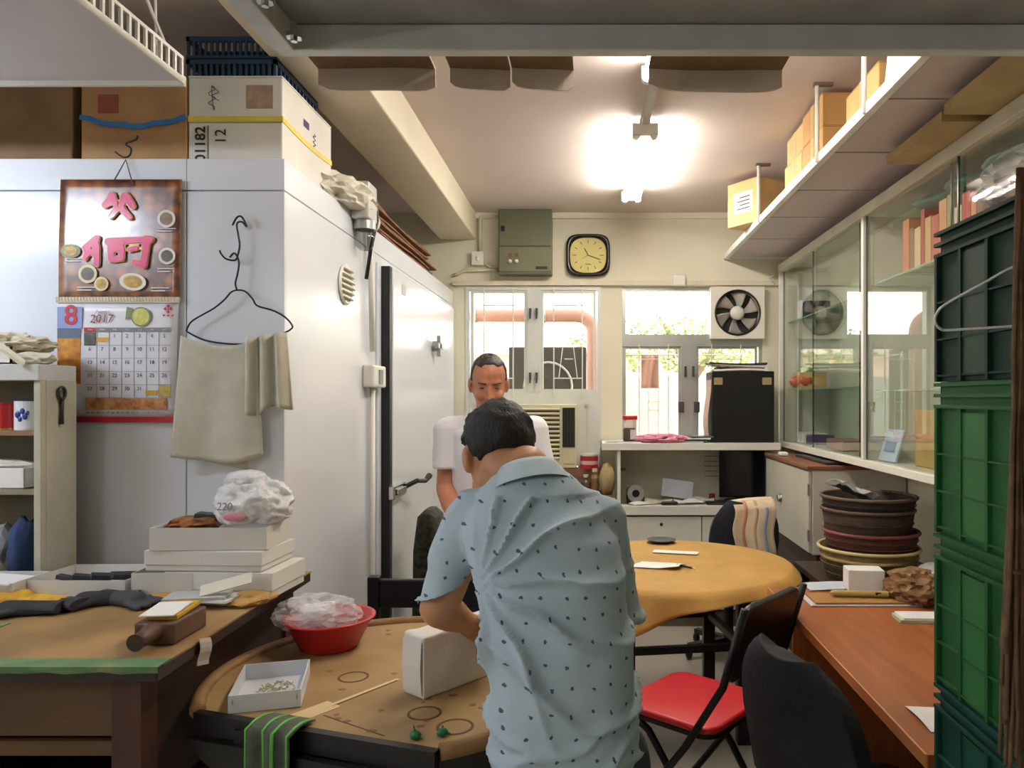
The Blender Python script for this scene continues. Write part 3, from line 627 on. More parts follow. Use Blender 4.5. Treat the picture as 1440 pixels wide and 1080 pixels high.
def tf(u, v):
    x = 259+(366-259)*u+(-14*(1-u)-2*u)*v*0.9+8*u*v; yb = 642+8*math.sin(u*2.2)-(18*max(0,u-.75)*2); y = 473+16*math.sin(u*math.pi*.9)*(1-v)*.9+(yb-473)*v
    return hpn(x, y, .006+.010*math.sin(u*9+v*1.5)*(.35+.65*v)*.8+.012)
MB().sheet(tf, 36, 24, .004).build('front_layer', twm, tw, smooth=True, world=True)
MB().sheet(lambda u, v: hpn(290+62*u, 600+62*v-6*(1-u)*v-8*(1-u), .004+.004*math.sin(u*6)), 10, 8, .004).build('back_layer', twm, tw, smooth=True, world=True)
MB().sheet(lambda u, v: hpn(352+54*u+(6*u)*v-(2)*(1-u)*v+3*v, 476-8*u+(106-3*u+5*math.sin(u*8))*v, .028+.014*math.sin(u*17+v)), 28, 14, .004).build('folded_end', twm, tw, smooth=True, world=True)

# ------------------------------------------------------------------ workbench and shelf unit
BZ = .96; bx1 = -.865; by0, by1 = 1.51, 2.345
wbn = thing('workbench', 'dark wooden workbench topped with worn brown board and green cloth', 'bench', (-1.9, 1.93, 0))
kraft = M('worn_bench_top', '#6e5330', .6, col2='#a58352', scale=4, bump=.05)
dwood = M('dark_wood', '#33231a', .5, var=.3, scale=5, stretch=(1,1,6))
MB().box(-3.1, bx1, by0, by1, BZ-.03, BZ-.002).build('top', dwood, wbn, world=True, bevel=.004)
grn = M('green_cloth', '#46714a', .85, col2='#7a8a5c', scale=16)
MB().sheet(lambda u, v: Vector((-3.1+(bx1+3.1+.004)*u, by0-.005+(.075+.03*noise.noise(Vector((u*60,3,0))))*max(0, v-.34), BZ+.0028-(.012+.006*noise.noise(Vector((u*45,0,0))))*max(0, (.34-v)/.34))), 60, 6, .002).build('cloth_edge', grn, wbn, world=True)
MB().box(-3.1, bx1+.002, by0+.022, by1, BZ-.002, BZ+.0022).build('top_board', kraft, wbn, world=True)
MB().box(PX(30,1.9)-.12, PX(30,1.9)+.05, 1.72, 1.8, BZ+.003, BZ+.004).build('green_patch', grn, wbn, world=True)
MB().box(-3.1, bx1-.075, by0+.05, by0+.08, BZ-.16, BZ-.03).build('drawer_front', M('brown_panel', '#5a4026', .55, var=.2, scale=4, stretch=(1,1,8)), wbn, world=True, bevel=.003)
MB().box(bx1-.075, bx1-.07+.01, by0+.09, by1, BZ-.32, BZ-.03).build('side_panel', dwood, wbn, world=True)
MB().box(-3.1, bx1-.08, by1-.03, by1-.01, .05, BZ-.03).build('back_panel', dwood, wbn, world=True)
for y in (by0+.03, by1-.07):
    for x in (bx1-.11, -3.05): MB().box(x, x+.06, y, y+.06, 0, BZ-.03).build('leg', M('red_brown_wood', '#4a2a20', .5, var=.2), wbn, world=True)
MB().box(-3.05, bx1-.07, by0+.04, by1-.04, .55, .575).build('lower_shelf', dwood, wbn, world=True)
MB().box(-3.05, bx1-.1, by0+.05, by0+.07, BZ-.20, BZ-.17).build('apron_rail', M('brown_panel', '#5a4026'), wbn, world=True)
tp = MB().sheet(lambda u, v: Vector((bx1+.006+.004*math.sin(v*5), 1.66+.05*u, BZ+.01-.06*v-.012*u)), 4, 6, .0015).build('torn_tape', M('tape_white', '#b9ad9a', .5), wbn, world=True)
MB().blob((bx1-.03, 2.0, BZ+.012), (.055, .07, .016), 2, .3, 3).build('torn_paper', M('torn_kraft', '#b08a4e', .8), wbn, world=True)
one('paper_bundle', 'flat white papers on the shelf under the bench', 'papers', MB().obox((-1.15, 1.66, .5765+.012), (.34, .16, .022), (0,0,5)), greypaper)
one('storage_tin', 'dark tin on the lower bench shelf', 'tin', MB().lathe([(.001,0),(.09,0),(.09,.16),(.085,.17),(.001,.17)], 24, (-1.75, 1.8, .5765)), M('dark_tin', '#2a2a26', .4, .4))
# shelf unit standing on the bench
uy0, uy1 = 2.12, 2.265; ux = PX(58, uy0); z_t = PZ(535, uy0); BT = BZ+.004
su = thing('shelf_unit', 'grey-white painted open shelf unit standing on the bench', 'shelf', ((ux-2.4)/2, 2.23, BT))
pw = M('chipped_grey_paint', '#bdb9a6', .55, var=.1, scale=9, bump=.05)
MB().box(PX(48,uy0), ux, uy0-.002, uy0+.02, BT, z_t).build('front_stile', pw, su, world=True, bevel=.002)
MB().box(ux-.018, ux, uy0+.02, uy1, BT, z_t).build('side_panel', pw, su, world=True)
MB().box(-2.5, ux, uy0-.01, uy1, z_t, PZ(512,uy0)).build('top_board', M('unit_top', '#c8c8c2', .5, var=.06), su, world=True, bevel=.002)
MB().box(-2.5, ux-.02, uy1-.006, uy1, BT, z_t).build('back_panel', M('unit_back', '#6b6657', .7), su, world=True)
sh1 = PZ(606, uy0); sh2 = PZ(690, uy0)
MB().box(-2.5, ux-.02, uy0+.02, uy1-.006, sh1-.014, sh1).build('shelf_board', M('shelf_brown', '#8d6b48', .6), su, world=True)
MB().box(-2.5, ux-.02, uy0+.02, uy1-.006, sh2-.014, sh2).build('shelf_board', M('unit_shelf_grey', '#8a846f', .6), su, world=True)
oy = 2.194; oz = PZ(553, oy)
one('bottle_opener', 'small dark metal opener hanging on the shelf unit side', 'tool', MB().tube([(ux+.006, oy, oz-.09), (ux+.007, oy, oz-.05), (ux+.007, oy, oz-.02)], [.006,.0045,.006], 8).tube([(ux+.007, oy+.014*math.cos(t/12*6.283), oz+.018*math.sin(t/12*6.283)) for t in range(12)], .0045, 6, True), M('dark_tool', '#4a4a44', .4, .7), smooth=True)
rc = thing('drink_can', 'red tin on the upper shelf beside the mug', 'can', (PX(5,2.18), 2.18, sh1))
MB().lathe([(.001,0),(.03,0),(.032,.004),(.032,.075),(.001,.075)], 24).build('body', M('can_red', '#c0282c', .35), rc, smooth=False)
MB().lathe([(.033,.072),(.033,.08),(.028,.08),(.028,.075),(.001,.075)], 24).build('lid', M('lid_red', '#a01d22', .35), rc); MB().lathe([(.0325,.0),(.0325,.006)], 24).build('base_rim', M('rim_gold', '#b9a06a', .3, .6), rc)
mg = thing('enamel_mug', 'white enamel mug with a blue flower on the shelf unit', 'mug', (PX(41,2.19), 2.19, sh1))
MB().lathe([(.001,0),(.035,0),(.036,.003),(.036,.085),(.033,.085),(.032,.01),(.001,.008)], 28).build('body', M('enamel_white', '#e4e6ea', .15), mg, smooth=False)
MB().tube([(-.034,0,.072),(-.058,0,.070),(-.062,0,.05),(-.052,0,.025),(-.034,0,.015)], .005, 8).build('handle', M('enamel_white', '#e4e6ea'), mg, smooth=True)
MB().tube([(.0355*math.cos(t/28*6.283), .0355*math.sin(t/28*6.283), .085) for t in range(28)], .0015, 6, True).build('blue_rim', M('rim_blue', '#2a3a78', .3), mg)
for a, z, s in ((-100,.045,.011),(-80,.055,.009),(-70,.04,.01),(-90,.032,.008),(-60,.05,.007)):
    MB().ell((.0355*math.cos(R(a)), .0355*math.sin(R(a)), z), (s*.8,s*.35,s), n=10, m=6).build('blue_flower', M('flower_blue', '#27408f', .3), mg, smooth=True)
pb = thing('paper_box', 'open white paper box with crumpled sheet on the second shelf', 'box', (PX(10,2.19)-.0, 2.2, sh2))
MB().box(-.14,.08,-.05,.055,0,.006).box(-.14,.08,-.05,-.045,0,.06).box(.075,.08,-.05,.055,0,.06).box(-.14,-.135,-.05,.055,0,.06).build('tray', paper, pb, bevel=.002)
MB().blob((-.03,.0,.06), (.1,.04,.02), 4, .4, 3).build('crumpled_sheet', M('offwhite_paper', '#d8d3c4', .7), pb)
cl = thing('paper_heap', 'crumpled cream paper in an open white box on top of the shelf unit', 'paper', (PX(25,2.2)-.0, 2.2, PZ(512,uy0)))
MB().box(-.16,.035,-.07,.06,0,.005).box(-.16,.035,-.07,-.065,0,.05).box(.03,.035,-.07,.06,0,.05).build('box', M('white_carton', '#d9d5cc'), cl)
MB().blob((-.03,0,.06), (.1,.07,.028), 8, .55, 4).blob((.07,-.035,.018), (.055,.03,.016), 9, .5, 3).build('crumpled_paper', M('cream_paper', '#d8cfb8', .8, var=.1), cl)
MB().sheet(lambda u, v: Vector((.02+.075*u, -.09-.02*v, .055-.055*u+.01*math.sin(v*6))), 8, 6, .0015).build('paper_tail', M('cream_paper', '#d8cfb8'), cl, smooth=False)
one('blue_cloth', 'crumpled navy cloth inside the shelf unit bottom', 'cloth', MB().blob((PX(36,2.2), 2.2, BT+.09), (.03,.05,.09), 11, .3, 3, flat=-.088), M('navy_cloth', '#2c3f66', .9), smooth=True)
one('plastic_tub', 'pale crumpled plastic tub in the lower left of the shelf unit', 'tub', MB().blob((PX(2,2.2), 2.2, BT+.08), (.045,.05,.08), 6, .3, 3, flat=-.078), M('pale_plastic', '#9a9a98', .4, var=.2, scale=20), smooth=False)

# ------------------------------------------------------------------ things on the bench
def open_tray(t, x0, x1, y0, y1, h, mat, th=.003, names=('base','side')):
    MB().box(x0, x1, y0, y1, 0, th).build('base', mat, t)
    MB().box(x0, x1, y0, y0+th, th, h).build('side', mat, t); MB().box(x0, x1, y1-th, y1, th, h).build('side', mat, t)
    MB().box(x0, x0+th, y0+th, y1-th, th, h).build('side', mat, t); MB().box(x1-th, x1, y0+th, y1-th, th, h).build('side', mat, t)
BT = BZ+.0035
wcard = M('white_card', '#d5d3cc', .6, var=.04)
t = thing('carton_tray', 'shallow grey-white carton tray beside the shelf unit', 'tray', (PX(133,2.1), 2.06, BT)); open_tray(t, -.13, .14, -.05, .15, .05, wcard)
for i in range(4): MB().obox((-.05+.05*i, .03, .035+.004*i), (.09,.02,.012), (8*i,10,20*i)).build('dark_tool', M('dark_handles', '#33343a', .5), t)
t = thing('carton_tray', 'small white carton at the far left of the bench', 'box', (PX(10,2.02), 2.0, BT)); open_tray(t, -.13, .06, -.04, .1, .055, wcard); MB().obox((-.03,.0,.058), (.17,.1,.004), (0,4,0)).build('paper_sheet', paper, t)
gy = M('yellow_glove', '#c89a2e', .8, var=.2, scale=30); gd = M('dark_glove', '#2b2b2e', .85, var=.25, scale=30)
def glove(label, loc, rz, m1, m2, seed):
    t = thing('work_glove', label, 'glove', loc, rz, 'work gloves on the bench')
    b = MB().cap((-.05,0,.017), (.02,0,.018), .026, .03)
    for i in range(4): b.cap((.03,-.026+.018*i,.016), (.085-.008*abs(i-1.5),-.034+.022*i,.012+.004*math.sin(i+seed)), .011, .009)
    b.cap((0,.02,.016), (.035,.055,.012), .012, .01)
    r = remesh(b, .004, 3); r.v = [Vector((v.x, v.y, max(.001, v.z*.75))) for v in r.v]; r.build('palm', m1, t, smooth=True)
    MB().loft([((-.05,0,.016),(0,.028,0),(0,0,.015)), ((-.1,.004,.015),(0,.036,0),(0,0,.014))], 16).build('cuff', m2, t, smooth=False)
glove('yellow and black work glove at the left edge of the bench', (PX(10,1.95), 1.97, BT), 15, gy, gd, 1)
glove('yellow work glove lying in front of the dark gloves', (PX(68,1.93), 1.93, BT), 170, gy, gd, 2)
glove('black work glove leftmost and nearest on the bench', (PX(20,1.86), 1.87, BT), 190, gd, gd, 3)
glove('dark work glove in front of the grey carton tray', (PX(130,1.95), 1.96, BT), 200, gd, M('olive_cuff', '#6b6238', .8), 4)
glove('dark grey work glove nearest the wooden mould', (PX(178,1.95), 1.96, BT), -20, M('dark_grey_glove', '#3b3c3f', .85), gd, 5)
# wooden cake mould with paper
mo = thing('cake_mould', 'carved brown wooden cake mould with handle on the bench', 'mould', (-.945, 1.69, BT), 90)
mw = M('mould_wood', '#5f432e', .55, var=.2, scale=10, stretch=(1,5,5))
bd2 = remesh(MB().box(-.06,.10,-.05,.05,0,.055).cap((-.06,0,.034),(-.115,0,.03),.024,.019), .004, 5)
bd2.build('block', mw, mo, smooth=True); mo.scale = (.88,.88,.88)
MB().cyl((-.137,0,.03), (-.124,0,.03), .021, .017, 14).build('handle_end', M('mould_end', '#3f2b1e', .6), mo)
MB().obox((.03,0,.062), (.13,.078,.014), (0,-2,3)).build('wrapped_pack', M('yellow_pack', '#c99d24', .45, var=.1), mo, bevel=.004)
MB().obox((.005,.005,.0715), (.115,.082,.003), (0,-2,6)).build('paper_sheet', paper, mo)
# stack of white boxes
def lid_box(label, c, sx, sy, h, rz, open_=False, z=0):
    t = thing('white_carton', label, 'box', (c[0], c[1], z), rz, 'white cartons at the back of the bench')
    if open_: open_tray(t, -sx/2, sx/2, -sy/2, sy/2, h, wcard)
    else:
        MB().box(-sx/2+.003, sx/2-.003, -sy/2+.003, sy/2-.003, 0, h-.002).build('base', wcard, t, bevel=.002)
        MB().box(-sx/2, sx/2, -sy/2, sy/2, h*.3, h).build('lid', M('white_card_lid', '#dddbd4', .6, var=.03), t, bevel=.002)
    return t
zb0 = BT
lid_box('white carton jutting over the bench corner under the stack', (PX(345,2.1)-.03, 2.12), .30, .2, .07, -4, z=zb0)
lid_box('brown-edged open carton at the bottom of the white stack', (PX(268,2.1)-.04, 2.12), .16, .2, .068, 3, True, z=zb0)
lid_box('white carton in the middle of the stack on the bench', (PX(308,2.1), 2.12), .325, .2, .055, -3, z=zb0+.0715)
tb = lid_box('top open white carton holding plastic bags and food packets', (PX(310,2.1), 2.12), .31, .19, .06, 2, True, z=zb0+.128)
MB().blob((-.08,0,.055), (.06,.06,.02), 12, .4, 3).build('food_packets', M('packet_brown', '#5a3a1c', .4, col2='#a8641e', scale=60), tb)
MB().obox((-.05,.02,.072), (.07,.05,.02), (0,8,10)).build('dark_packet', M('packet_dark', '#26302c', .35), tb, bevel=.005)
bag = thing('plastic_bag', 'knotted white plastic bag with red print on the carton stack', 'bag', (PX(350,2.1)+.01, 2.11, zb0+.192))
MB().blob((0,0,.05), (.095,.08,.07), 21, .24, 5, 2.0, flat=-.049).blob((-.02,0,.118), (.05,.045,.022), 22, .35, 3).build('body', plastic_bag_mat('white_bag', '#f4f4f6', .85, .22), bag, smooth=True)
text('220.', .03, Vector((PX(350,2.1)-.025, 2.018, zb0+.245)), (82,0,-6), M('grey_print', '#77788a', .5), bag); MB().ell((-.012,-.093,.026), (.032,.004,.012), n=14, m=8).build('pink_print', M('pink_print', '#d08a94', .5), bag, smooth=True)
for i, (x, y, r_) in enumerate(((300,2.0,-12),(288,1.98,4),(296,1.96,-6),(285,1.95,10))):
    one('envelope', ['bottom white envelope of the pile in front of the cartons','second grey-white envelope of the pile before the cartons','third white envelope of the pile before the cartons','topmost white envelope of the pile before the cartons'][i], 'envelope', MB().obox((PX(x,1.97), y, BT+.004+.0075*i), (.15,.085,.0065), (0,0,r_)), (paper, greypaper)[i % 2], group='envelopes on the bench')
one('card_strip', 'long cream card strip leaning on the envelope pile', 'card', MB().obox((PX(313,1.93), 1.95, BT+.055), (.13,.035,.004), (40,-14,8)), M('cream_card', '#ddd6c4', .6))
one('kraft_pouch', 'folded kraft paper pouch in front of the bottom carton', 'pouch', MB().blob((PX(232,2.0), 2.0, BT+.009), (.05,.03,.009), 31, .3, 3, flat=-.008), M('kraft_yellow', '#b98a45', .7))

# ------------------------------------------------------------------ round work table
TZ2 = .82; tcx, tcy, tr_ = -.465, 1.86, .452
rt = thing('round_table', 'round folding work table with a stained tan board top', 'table', (tcx, tcy, 0))
topm = M('stained_board', '#86683c', .55, col2='#b39262', scale=3.5, bump=.04)
cn = Vector((-.315,-.949,0)); cd = Vector((.949,-.315,0)); cdist = .3355; cha = math.acos(cdist/tr_); a0 = math.atan2(cn.y, cn.x)
arc = [a0+cha+(2*math.pi-2*cha)*i/70 for i in range(71)]
MB().prism([((tr_-.014)*math.cos(a), (tr_-.014)*math.sin(a)) for a in arc], 'z', TZ2-.014, TZ2).build('tabletop', topm, rt)
MB().tube([((tr_-.008)*math.cos(a), (tr_-.008)*math.sin(a), TZ2-.002) for a in arc], .017, 10).build('raised_rim', M('rim_tan', '#8a6438', .6, var=.2, scale=14), rt, smooth=True)
ce0, ce1 = cn*cdist-cd*tr_*math.sin(cha)*.97, cn*cdist+cd*tr_*math.sin(cha)*.97
MB().bar(ce0+Vector((0,0,TZ2-.02)), ce1+Vector((0,0,TZ2-.02)), .02, .045).build('black_edging', black, rt)
fl = []
for i in range(25):
    q_ = -math.sin(cha)+2*math.sin(cha)*i/24; fl.append((tr_*q_, -(math.sqrt(max(0,1-q_*q_))*tr_-cdist)))
q = MB(); q.prism(fl, 'y', -.009, .009); m_ = Matrix((( cd.x, cn.x, 0, cn.x*(cdist+.02)), (cd.y, cn.y, 0, cn.y*(cdist+.02)), (0,0,1,TZ2-.045), (0,0,0,1))); q.xform(m_); q.build('folded_flap', black, rt)
tt = rt
apr = MB(); 
for a in range(0, 360, 90):
    c_, s_2 = math.cos(R(a+45)), math.sin(R(a+45)); c2, s2 = math.cos(R(a+135)), math.sin(R(a+135))
    apr = MB().bar((.36*c_,.36*s_2,TZ2-.075), (.36*c2,.36*s2,TZ2-.075), .025, .085); apr.build('apron', black, rt)
    MB().box(.36*c_-.025, .36*c_+.025, .36*s_2-.025, .36*s_2+.025, 0, TZ2-.016).build('leg', black, rt)
stain = M('ring_stain', '#5e3f24', .6); pale = M('pale_tape', '#d2b684', .5)
def tpt(px, py): 
    Y = (EYE-TZ2)*F/(py-CY); return Vector((PX(px,Y)-tcx, Y-tcy, TZ2))
for px, py, r_ in ((497,952,.034),(597,1003,.034),(640,1022,.036)):
    c0 = tpt(px, py); MB().lathe([(r_-.003,.0008),(r_,.0014),(r_+.003,.0008),(r_+.003,0),(r_-.003,0),(r_-.003,.0008)], 36, c0).build('ring_stain', stain, tt)
a, b = tpt(395,1018), tpt(470,990); MB().bar(a+Vector((0,0,.0006)), b+Vector((0,0,.0006)), .05, .001).build('tape_strip', pale, tt)
a, b = tpt(470,990), tpt(560,955); MB().bar(a+Vector((0,0,.0005)), b+Vector((0,0,.0005)), .012, .0008).build('board_seam', pale, tt)
MB().bar(a+Vector((.0,-.012,.0006)), b+Vector((.0,-.01,.0006)), .003, .001).build('board_crack', stain, tt)
a, b = tpt(455,1006), tpt(540,1035); MB().bar(a+Vector((.0,0,.0004)), b+Vector((.0,0,.0004)), .003, .0008).build('board_crack', stain, tt)
for i in range(26):
    px, py = rnd(440,680), rnd(885,1035); c0 = tpt(px, py)
    if c0.to_2d().length < .4: MB().lathe([(.001,.0006),(rnd(.003,.007),.0006),(.008,0)], 8, c0, rnd(.6,1.6), 1).build('spot_stain', M('spot_stain', '#7d5a34', .6), tt)
# tray with crumbs
c0 = tpt(382, 975)+Vector((tcx,tcy,0)); t = thing('paper_tray', 'white paper tray with dried crumbs on the round table', 'tray', (c0.x, c0.y+.0, TZ2+.001), 15)
pt = M('tray_white', '#d3d7da', .5, var=.03)
open_tray(t, -.074, .074, -.1, .1, .038, pt, .0025)
for sx in (-.065, .065):
    MB().box(sx-.001, sx+.001, -.1015, -.1, .018, .028).build('staple', steel, t)
cb = MB()
for i in range(120):
    a = rnd(0,6.28); r_ = rnd(0,1)**.7*.05; p = Vector((.01+r_*math.cos(a)*.8, r_*math.sin(a)*1.2, .005)); q = rnd(0,3.14); l = rnd(.004,.014)
    cb.bar(p, p+Vector((math.cos(q)*l, math.sin(q)*l, rnd(0,.004))), .0015, .0015)
k_ = cb.build('crumbs', M('crumb_tan', '#b3a67a', .8, var=.3), t); k_['kind'] = 'stuff'
# red bowl
c0 = tpt(458, 915)+Vector((tcx,tcy,0)); rb = thing('plastic_bowl', 'red plastic bowl holding a bagged packet', 'bowl', (c0.x, c0.y+.03, TZ2+.001))
redp = M('red_plastic', '#b5262a', .35, var=.04)
MB().lathe([(.001,0),(.07,0),(.078,.006),(.112,.075),(.122,.08),(.122,.085),(.110,.083),(.074,.01),(.001,.008)], 48).build('bowl', redp, rb, smooth=True)
MB().lathe([(.001,.045),(.06,.05),(.095,.05),(.095,.046)], 32).build('contents', M('bowl_contents', '#8a5a4a', .8, var=.4, scale=90, bump=.4), rb)
MB().obox((-.03,-.01,.09), (.09,.07,.05), (6,-4,8)).build('white_packet', M('packet_white', '#e8e6e4', .5), rb, bevel=.008)
MB().blob((-.03,-.01,.092), (.105,.075,.047), 41, .28, 4).build('clear_bag', plastic_bag_mat('clear_bag', '#f6f4f6', .35, .15), rb, smooth=False)
# white wrapped block
a = tpt(596, 985)+Vector((tcx,tcy,0)); b = tpt(700, 945)+Vector((tcx,tcy,0)); dv = (b-a).normalized(); ang = math.degrees(math.atan2(dv.y, dv.x))
pkx = thing('paper_packet', 'white paper-wrapped block held upright by the man in blue', 'packet', (a.x, a.y, TZ2+.001), ang)
wp = M('wrap_paper', '#e6e2da', .5, var=.04, bump=.15, bscale=30)
q = MB(); q.box(0, .25, 0, .075, 0, .142); r = remesh(q, .006, 3)
for i, v in enumerate(r.v):
    nz = noise.noise(v*16)*.004+noise.noise(v*40)*.001; r.v[i] = Vector((v.x+nz, v.y+nz*.8, max(0, v.z)+(nz if v.z > .01 else 0)))
r.build('wrapped_block', wp, pkx, smooth=True)
MB().prism([(-.004,.01),(-.004,.13),(-.008,.072)], 'y', .004, .07).build('folded_flap', wp, pkx)
MB().sheet(lambda u, v: Vector((.19+.06*u, -.004-.006*v, .145-.075*v*(1-.4*u)+.006*math.sin(u*7))), 8, 8, .0015).build('loose_corner', wp, pkx, smooth=False)
# small green caps, striped cloth
for i, (px, py, lb) in enumerate(((584, 1040, 'small green knotted tie at the table edge, left of the pair'), (622, 1036, 'small green knotted tie at the table edge, right of the pair'))):
    c0 = tpt(px, py)+Vector((tcx,tcy,0)); t = thing('green_tie', lb, 'tie', (c0.x, c0.y, TZ2+.001), 40*i, 'green ties on the round table'); gm = M('tie_green', '#23733f', .45)
    MB().blob((0,0,.008), (.010,.009,.008), i+50, .4, 2).build('knot', gm, t, smooth=True)
    MB().cap((0,0,.012), (-.004+.006*i,.002,.026-.006*i), .0035, .0015, 8).build('tip', gm, t, smooth=True); MB().cap((.004,0,.006), (.014,-.005,.003), .003, .002, 8).build('tail', gm, t, smooth=True)
gs = thing('striped_cloth', 'grey cloth with green stripes hanging over the round table edge', 'cloth', (tcx-.12, tcy-.45, TZ2))
cA = tpt(392, 1024); aa = math.atan2(cA.y, cA.x)
def gcl(u, v, e=0):
    along = cA.dot(cd)-.055+.11*u
    if v < .2: out = cdist-.035+.07*v/.2; z = TZ2+.006+.006*math.sin(v/.2*math.pi)
    else: out = cdist+.040+.004*math.sin(u*14); z = TZ2+.002-(v-.2)*.42
    out += .005*math.sin(u*13+.6)*min(1, v*2); p_ = cd*along+cn*out
    return Vector((tcx+p_.x, tcy+p_.y, z+e))
aa = a0
MB().sheet(lambda u, v: gcl(u, v), 24, 20, .004).build('cloth', M('grey_green_cloth', '#55594c', .95, var=.15, scale=40, bump=.3, bscale=200), gs, smooth=True, world=True)
for u0 in (.0, .33, .60, .93):
    MB().sheet(lambda u, v: gcl(min(1,u0+.055*u), v, .0)+Vector((.003*math.cos(aa), .003*math.sin(aa), .002)), 3, 20, .003).build('stripe', M('stripe_green', '#63b04a', .9), gs, smooth=True, world=True)
# ------------------------------------------------------------------ window wall fittings
ac = thing('air_conditioner', 'beige window air conditioner with a louvred grille', 'air conditioner', (wx(752), 5.2, wz(656)))
acm = M('ac_beige', '#d6cfae', .45, var=.03)
MB().box(wx(692), wx(812), 5.17, 5.5, wz(656), wz(568)).build('casing', acm, ac, world=True, bevel=.008)
MB().box(wx(698), wx(788), 5.165, 5.17, wz(644), wz(574)).build('grille_backing', M('ac_dark', '#4a4638', .7), ac, world=True)
for i in range(12):
    z = wz(642)+i*(wz(575)-wz(642))/11; MB().obox(((wx(698)+wx(788))/2, 5.16, z), (wx(788)-wx(698), .014, .010), (35,0,0)).build('louvre', acm, ac, world=True)
MB().box(wx(792), wx(809), 5.162, 5.17, wz(627), wz(573)).build('air_outlet', M('outlet_black', '#17130f', .7), ac, world=True)
for i in range(4):
    x = wx(795)+i*(wx(807)-wx(795))/3; MB().box(x-.002, x+.002, 5.155, 5.163, wz(626), wz(574)).build('outlet_vane', M('vane_brown', '#3a332a', .5), ac, world=True)
MB().box(wx(792), wx(809), 5.165, 5.172, wz(650), wz(630)).build('control_cover', M('ac_beige2', '#cdc6a2', .45), ac, world=True, bevel=.002)
fn = thing('exhaust_fan', 'white square exhaust fan with dark opening in the window', 'fan', (wx(1035), 5.25, wz(477)))
fx, fz = wx(1035), wz(441)
fw = M('fan_white', '#e9e3d8', .4, var=.02)
b = MB(); n = 40; x0, x1, z0, z1 = wx(998), wx(1073), wz(477), wz(405); rr = .155
sq = []
for j in range(n):
    t = 2*math.pi*j/n; c_, s_ = math.cos(t), math.sin(t); k = 1/max(abs(c_), abs(s_)); sq.append((fx+c_*k*(x1-x0)/2, fz+s_*k*(z1-z0)/2))
ci = [(fx+rr*math.cos(2*math.pi*j/n), fz+rr*math.sin(2*math.pi*j/n)) for j in range(n)]
for y in (5.24, 5.3):
    b.v += [Vector((p[0], y, p[1])) for p in sq]+[Vector((p[0], y, p[1])) for p in ci]
for j in range(n):
    j2 = (j+1) % n
    b.f += [(j, j2, n+j2, n+j), (2*n+j, 3*n+j, 3*n+j2, 2*n+j2), (j, 2*n+j, 2*n+j2, j2), (n+j, n+j2, 3*n+j2, 3*n+j)]
b.build('housing', fw, fn, world=True)
MB().tube([(fx+rr*math.cos(t/40*6.2832), 5.238, fz+rr*math.sin(t/40*6.2832)) for t in range(40)], .006, 8, True).build('ring', black, fn, smooth=True, world=True)
MB().cyl((fx, 5.302, fz), (fx, 5.318, fz), rr+.02, n=36).build('shutter_back', M('fan_dark', '#1d1a18', .6), fn, world=True)
for k in range(6):
    a0 = R(60*k+12)
    def bl_(u, v, a0=a0):
        r_ = .045+(rr-.055)*u; a = a0+(v-.5)*R(40)*(.75+.3*u)+.25*u; return Vector((fx+r_*math.cos(a), 5.27+.028*(v-.5), fz+r_*math.sin(a)))
    MB().sheet(bl_, 6, 6, .002).build('blade', M('fan_blade', '#a39b93', .45), fn, smooth=True, world=True)
MB().lathe([(.001,.05),(.03,.048),(.048,.035),(.05,0),(.001,0)], 28).xform(Matrix.Translation((fx, 5.28, fz)) @ Matrix.Rotation(R(90), 4, 'X')).build('hub', M('hub_white', '#e2dcd4', .4), fn, smooth=True, world=True)
MB().cyl((fx, 5.236, z0+.02), (fx, 5.242, z0+.02), .006, n=10).build('screw', steel, fn, world=True)
ck = thing('wall_clock', 'black square-framed wall clock with a pale yellow face', 'clock', (wx(827), 5.28, wz(390)))
kx, kz = wx(827), wz(360)
def rsq(r, y, pw=.45, n=48): return [Vector((kx+math.copysign(abs(math.cos(2*math.pi*j/n))**pw, math.cos(2*math.pi*j/n))*r, y, kz+math.copysign(abs(math.sin(2*math.pi*j/n))**pw, math.sin(2*math.pi*j/n))*r*.97)) for j in range(n)]
def ringloft(rings):
    m = MB(); n = len(rings[0])
    for r_ in rings: m.v += r_
    for i in range(len(rings)-1):
        for j in range(n): m.f.append((i*n+j, i*n+(j+1) % n, (i+1)*n+(j+1) % n, (i+1)*n+j))
    return m
ringloft([rsq(.150,5.299), rsq(.155,5.28), rsq(.150,5.255), rsq(.138,5.25), rsq(.128,5.262,.7), rsq(.126,5.285,.7)]).build('frame', M('clock_black', '#15110f', .25), ck, smooth=True, world=True)
q = ringloft([rsq(.001,5.272,.7), rsq(.126,5.272,.7)]); q.build('face', M('clock_face', '#d9cd7e', .5, var=.03), ck, world=True)
for h in range(12):
    a = R(30*h); L = .02 if h % 3 else .026
    p0 = Vector((kx+.108*math.sin(a), 5.270, kz+.108*math.cos(a))); p1 = Vector((kx+(.108-L)*math.sin(a), 5.270, kz+(.108-L)*math.cos(a))); MB().bar(p0, p1, .004, .002, up=(0,1,0)).build('hour_mark', inkm, ck, world=True)
for a, L, w_ in ((332, .055, .005), (110, .088, .0045)):
    MB().bar((kx, 5.268, kz), (kx+L*math.sin(R(a)), 5.268, kz+L*math.cos(R(a))), w_, .0015, up=(0,1,0)).build('hand', inkm, ck, world=True)
MB().bar((kx-.0, 5.2665, kz), (kx+.05*math.sin(R(240)), 5.2665, kz+.05*math.cos(R(240))), .002, .001, up=(0,1,0)).build('second_hand', inkm, ck, world=True)
MB().box(kx-.02, kx+.02, 5.2695, 5.2715, kz-.066, kz-.06).build('printed_mark', M('clock_print', '#7a7038', .5), ck, world=True)
fb = thing('fuse_box', 'olive grey metal fuse box high on the window wall', 'fuse box', (wx(740), 5.24, wz(389)))
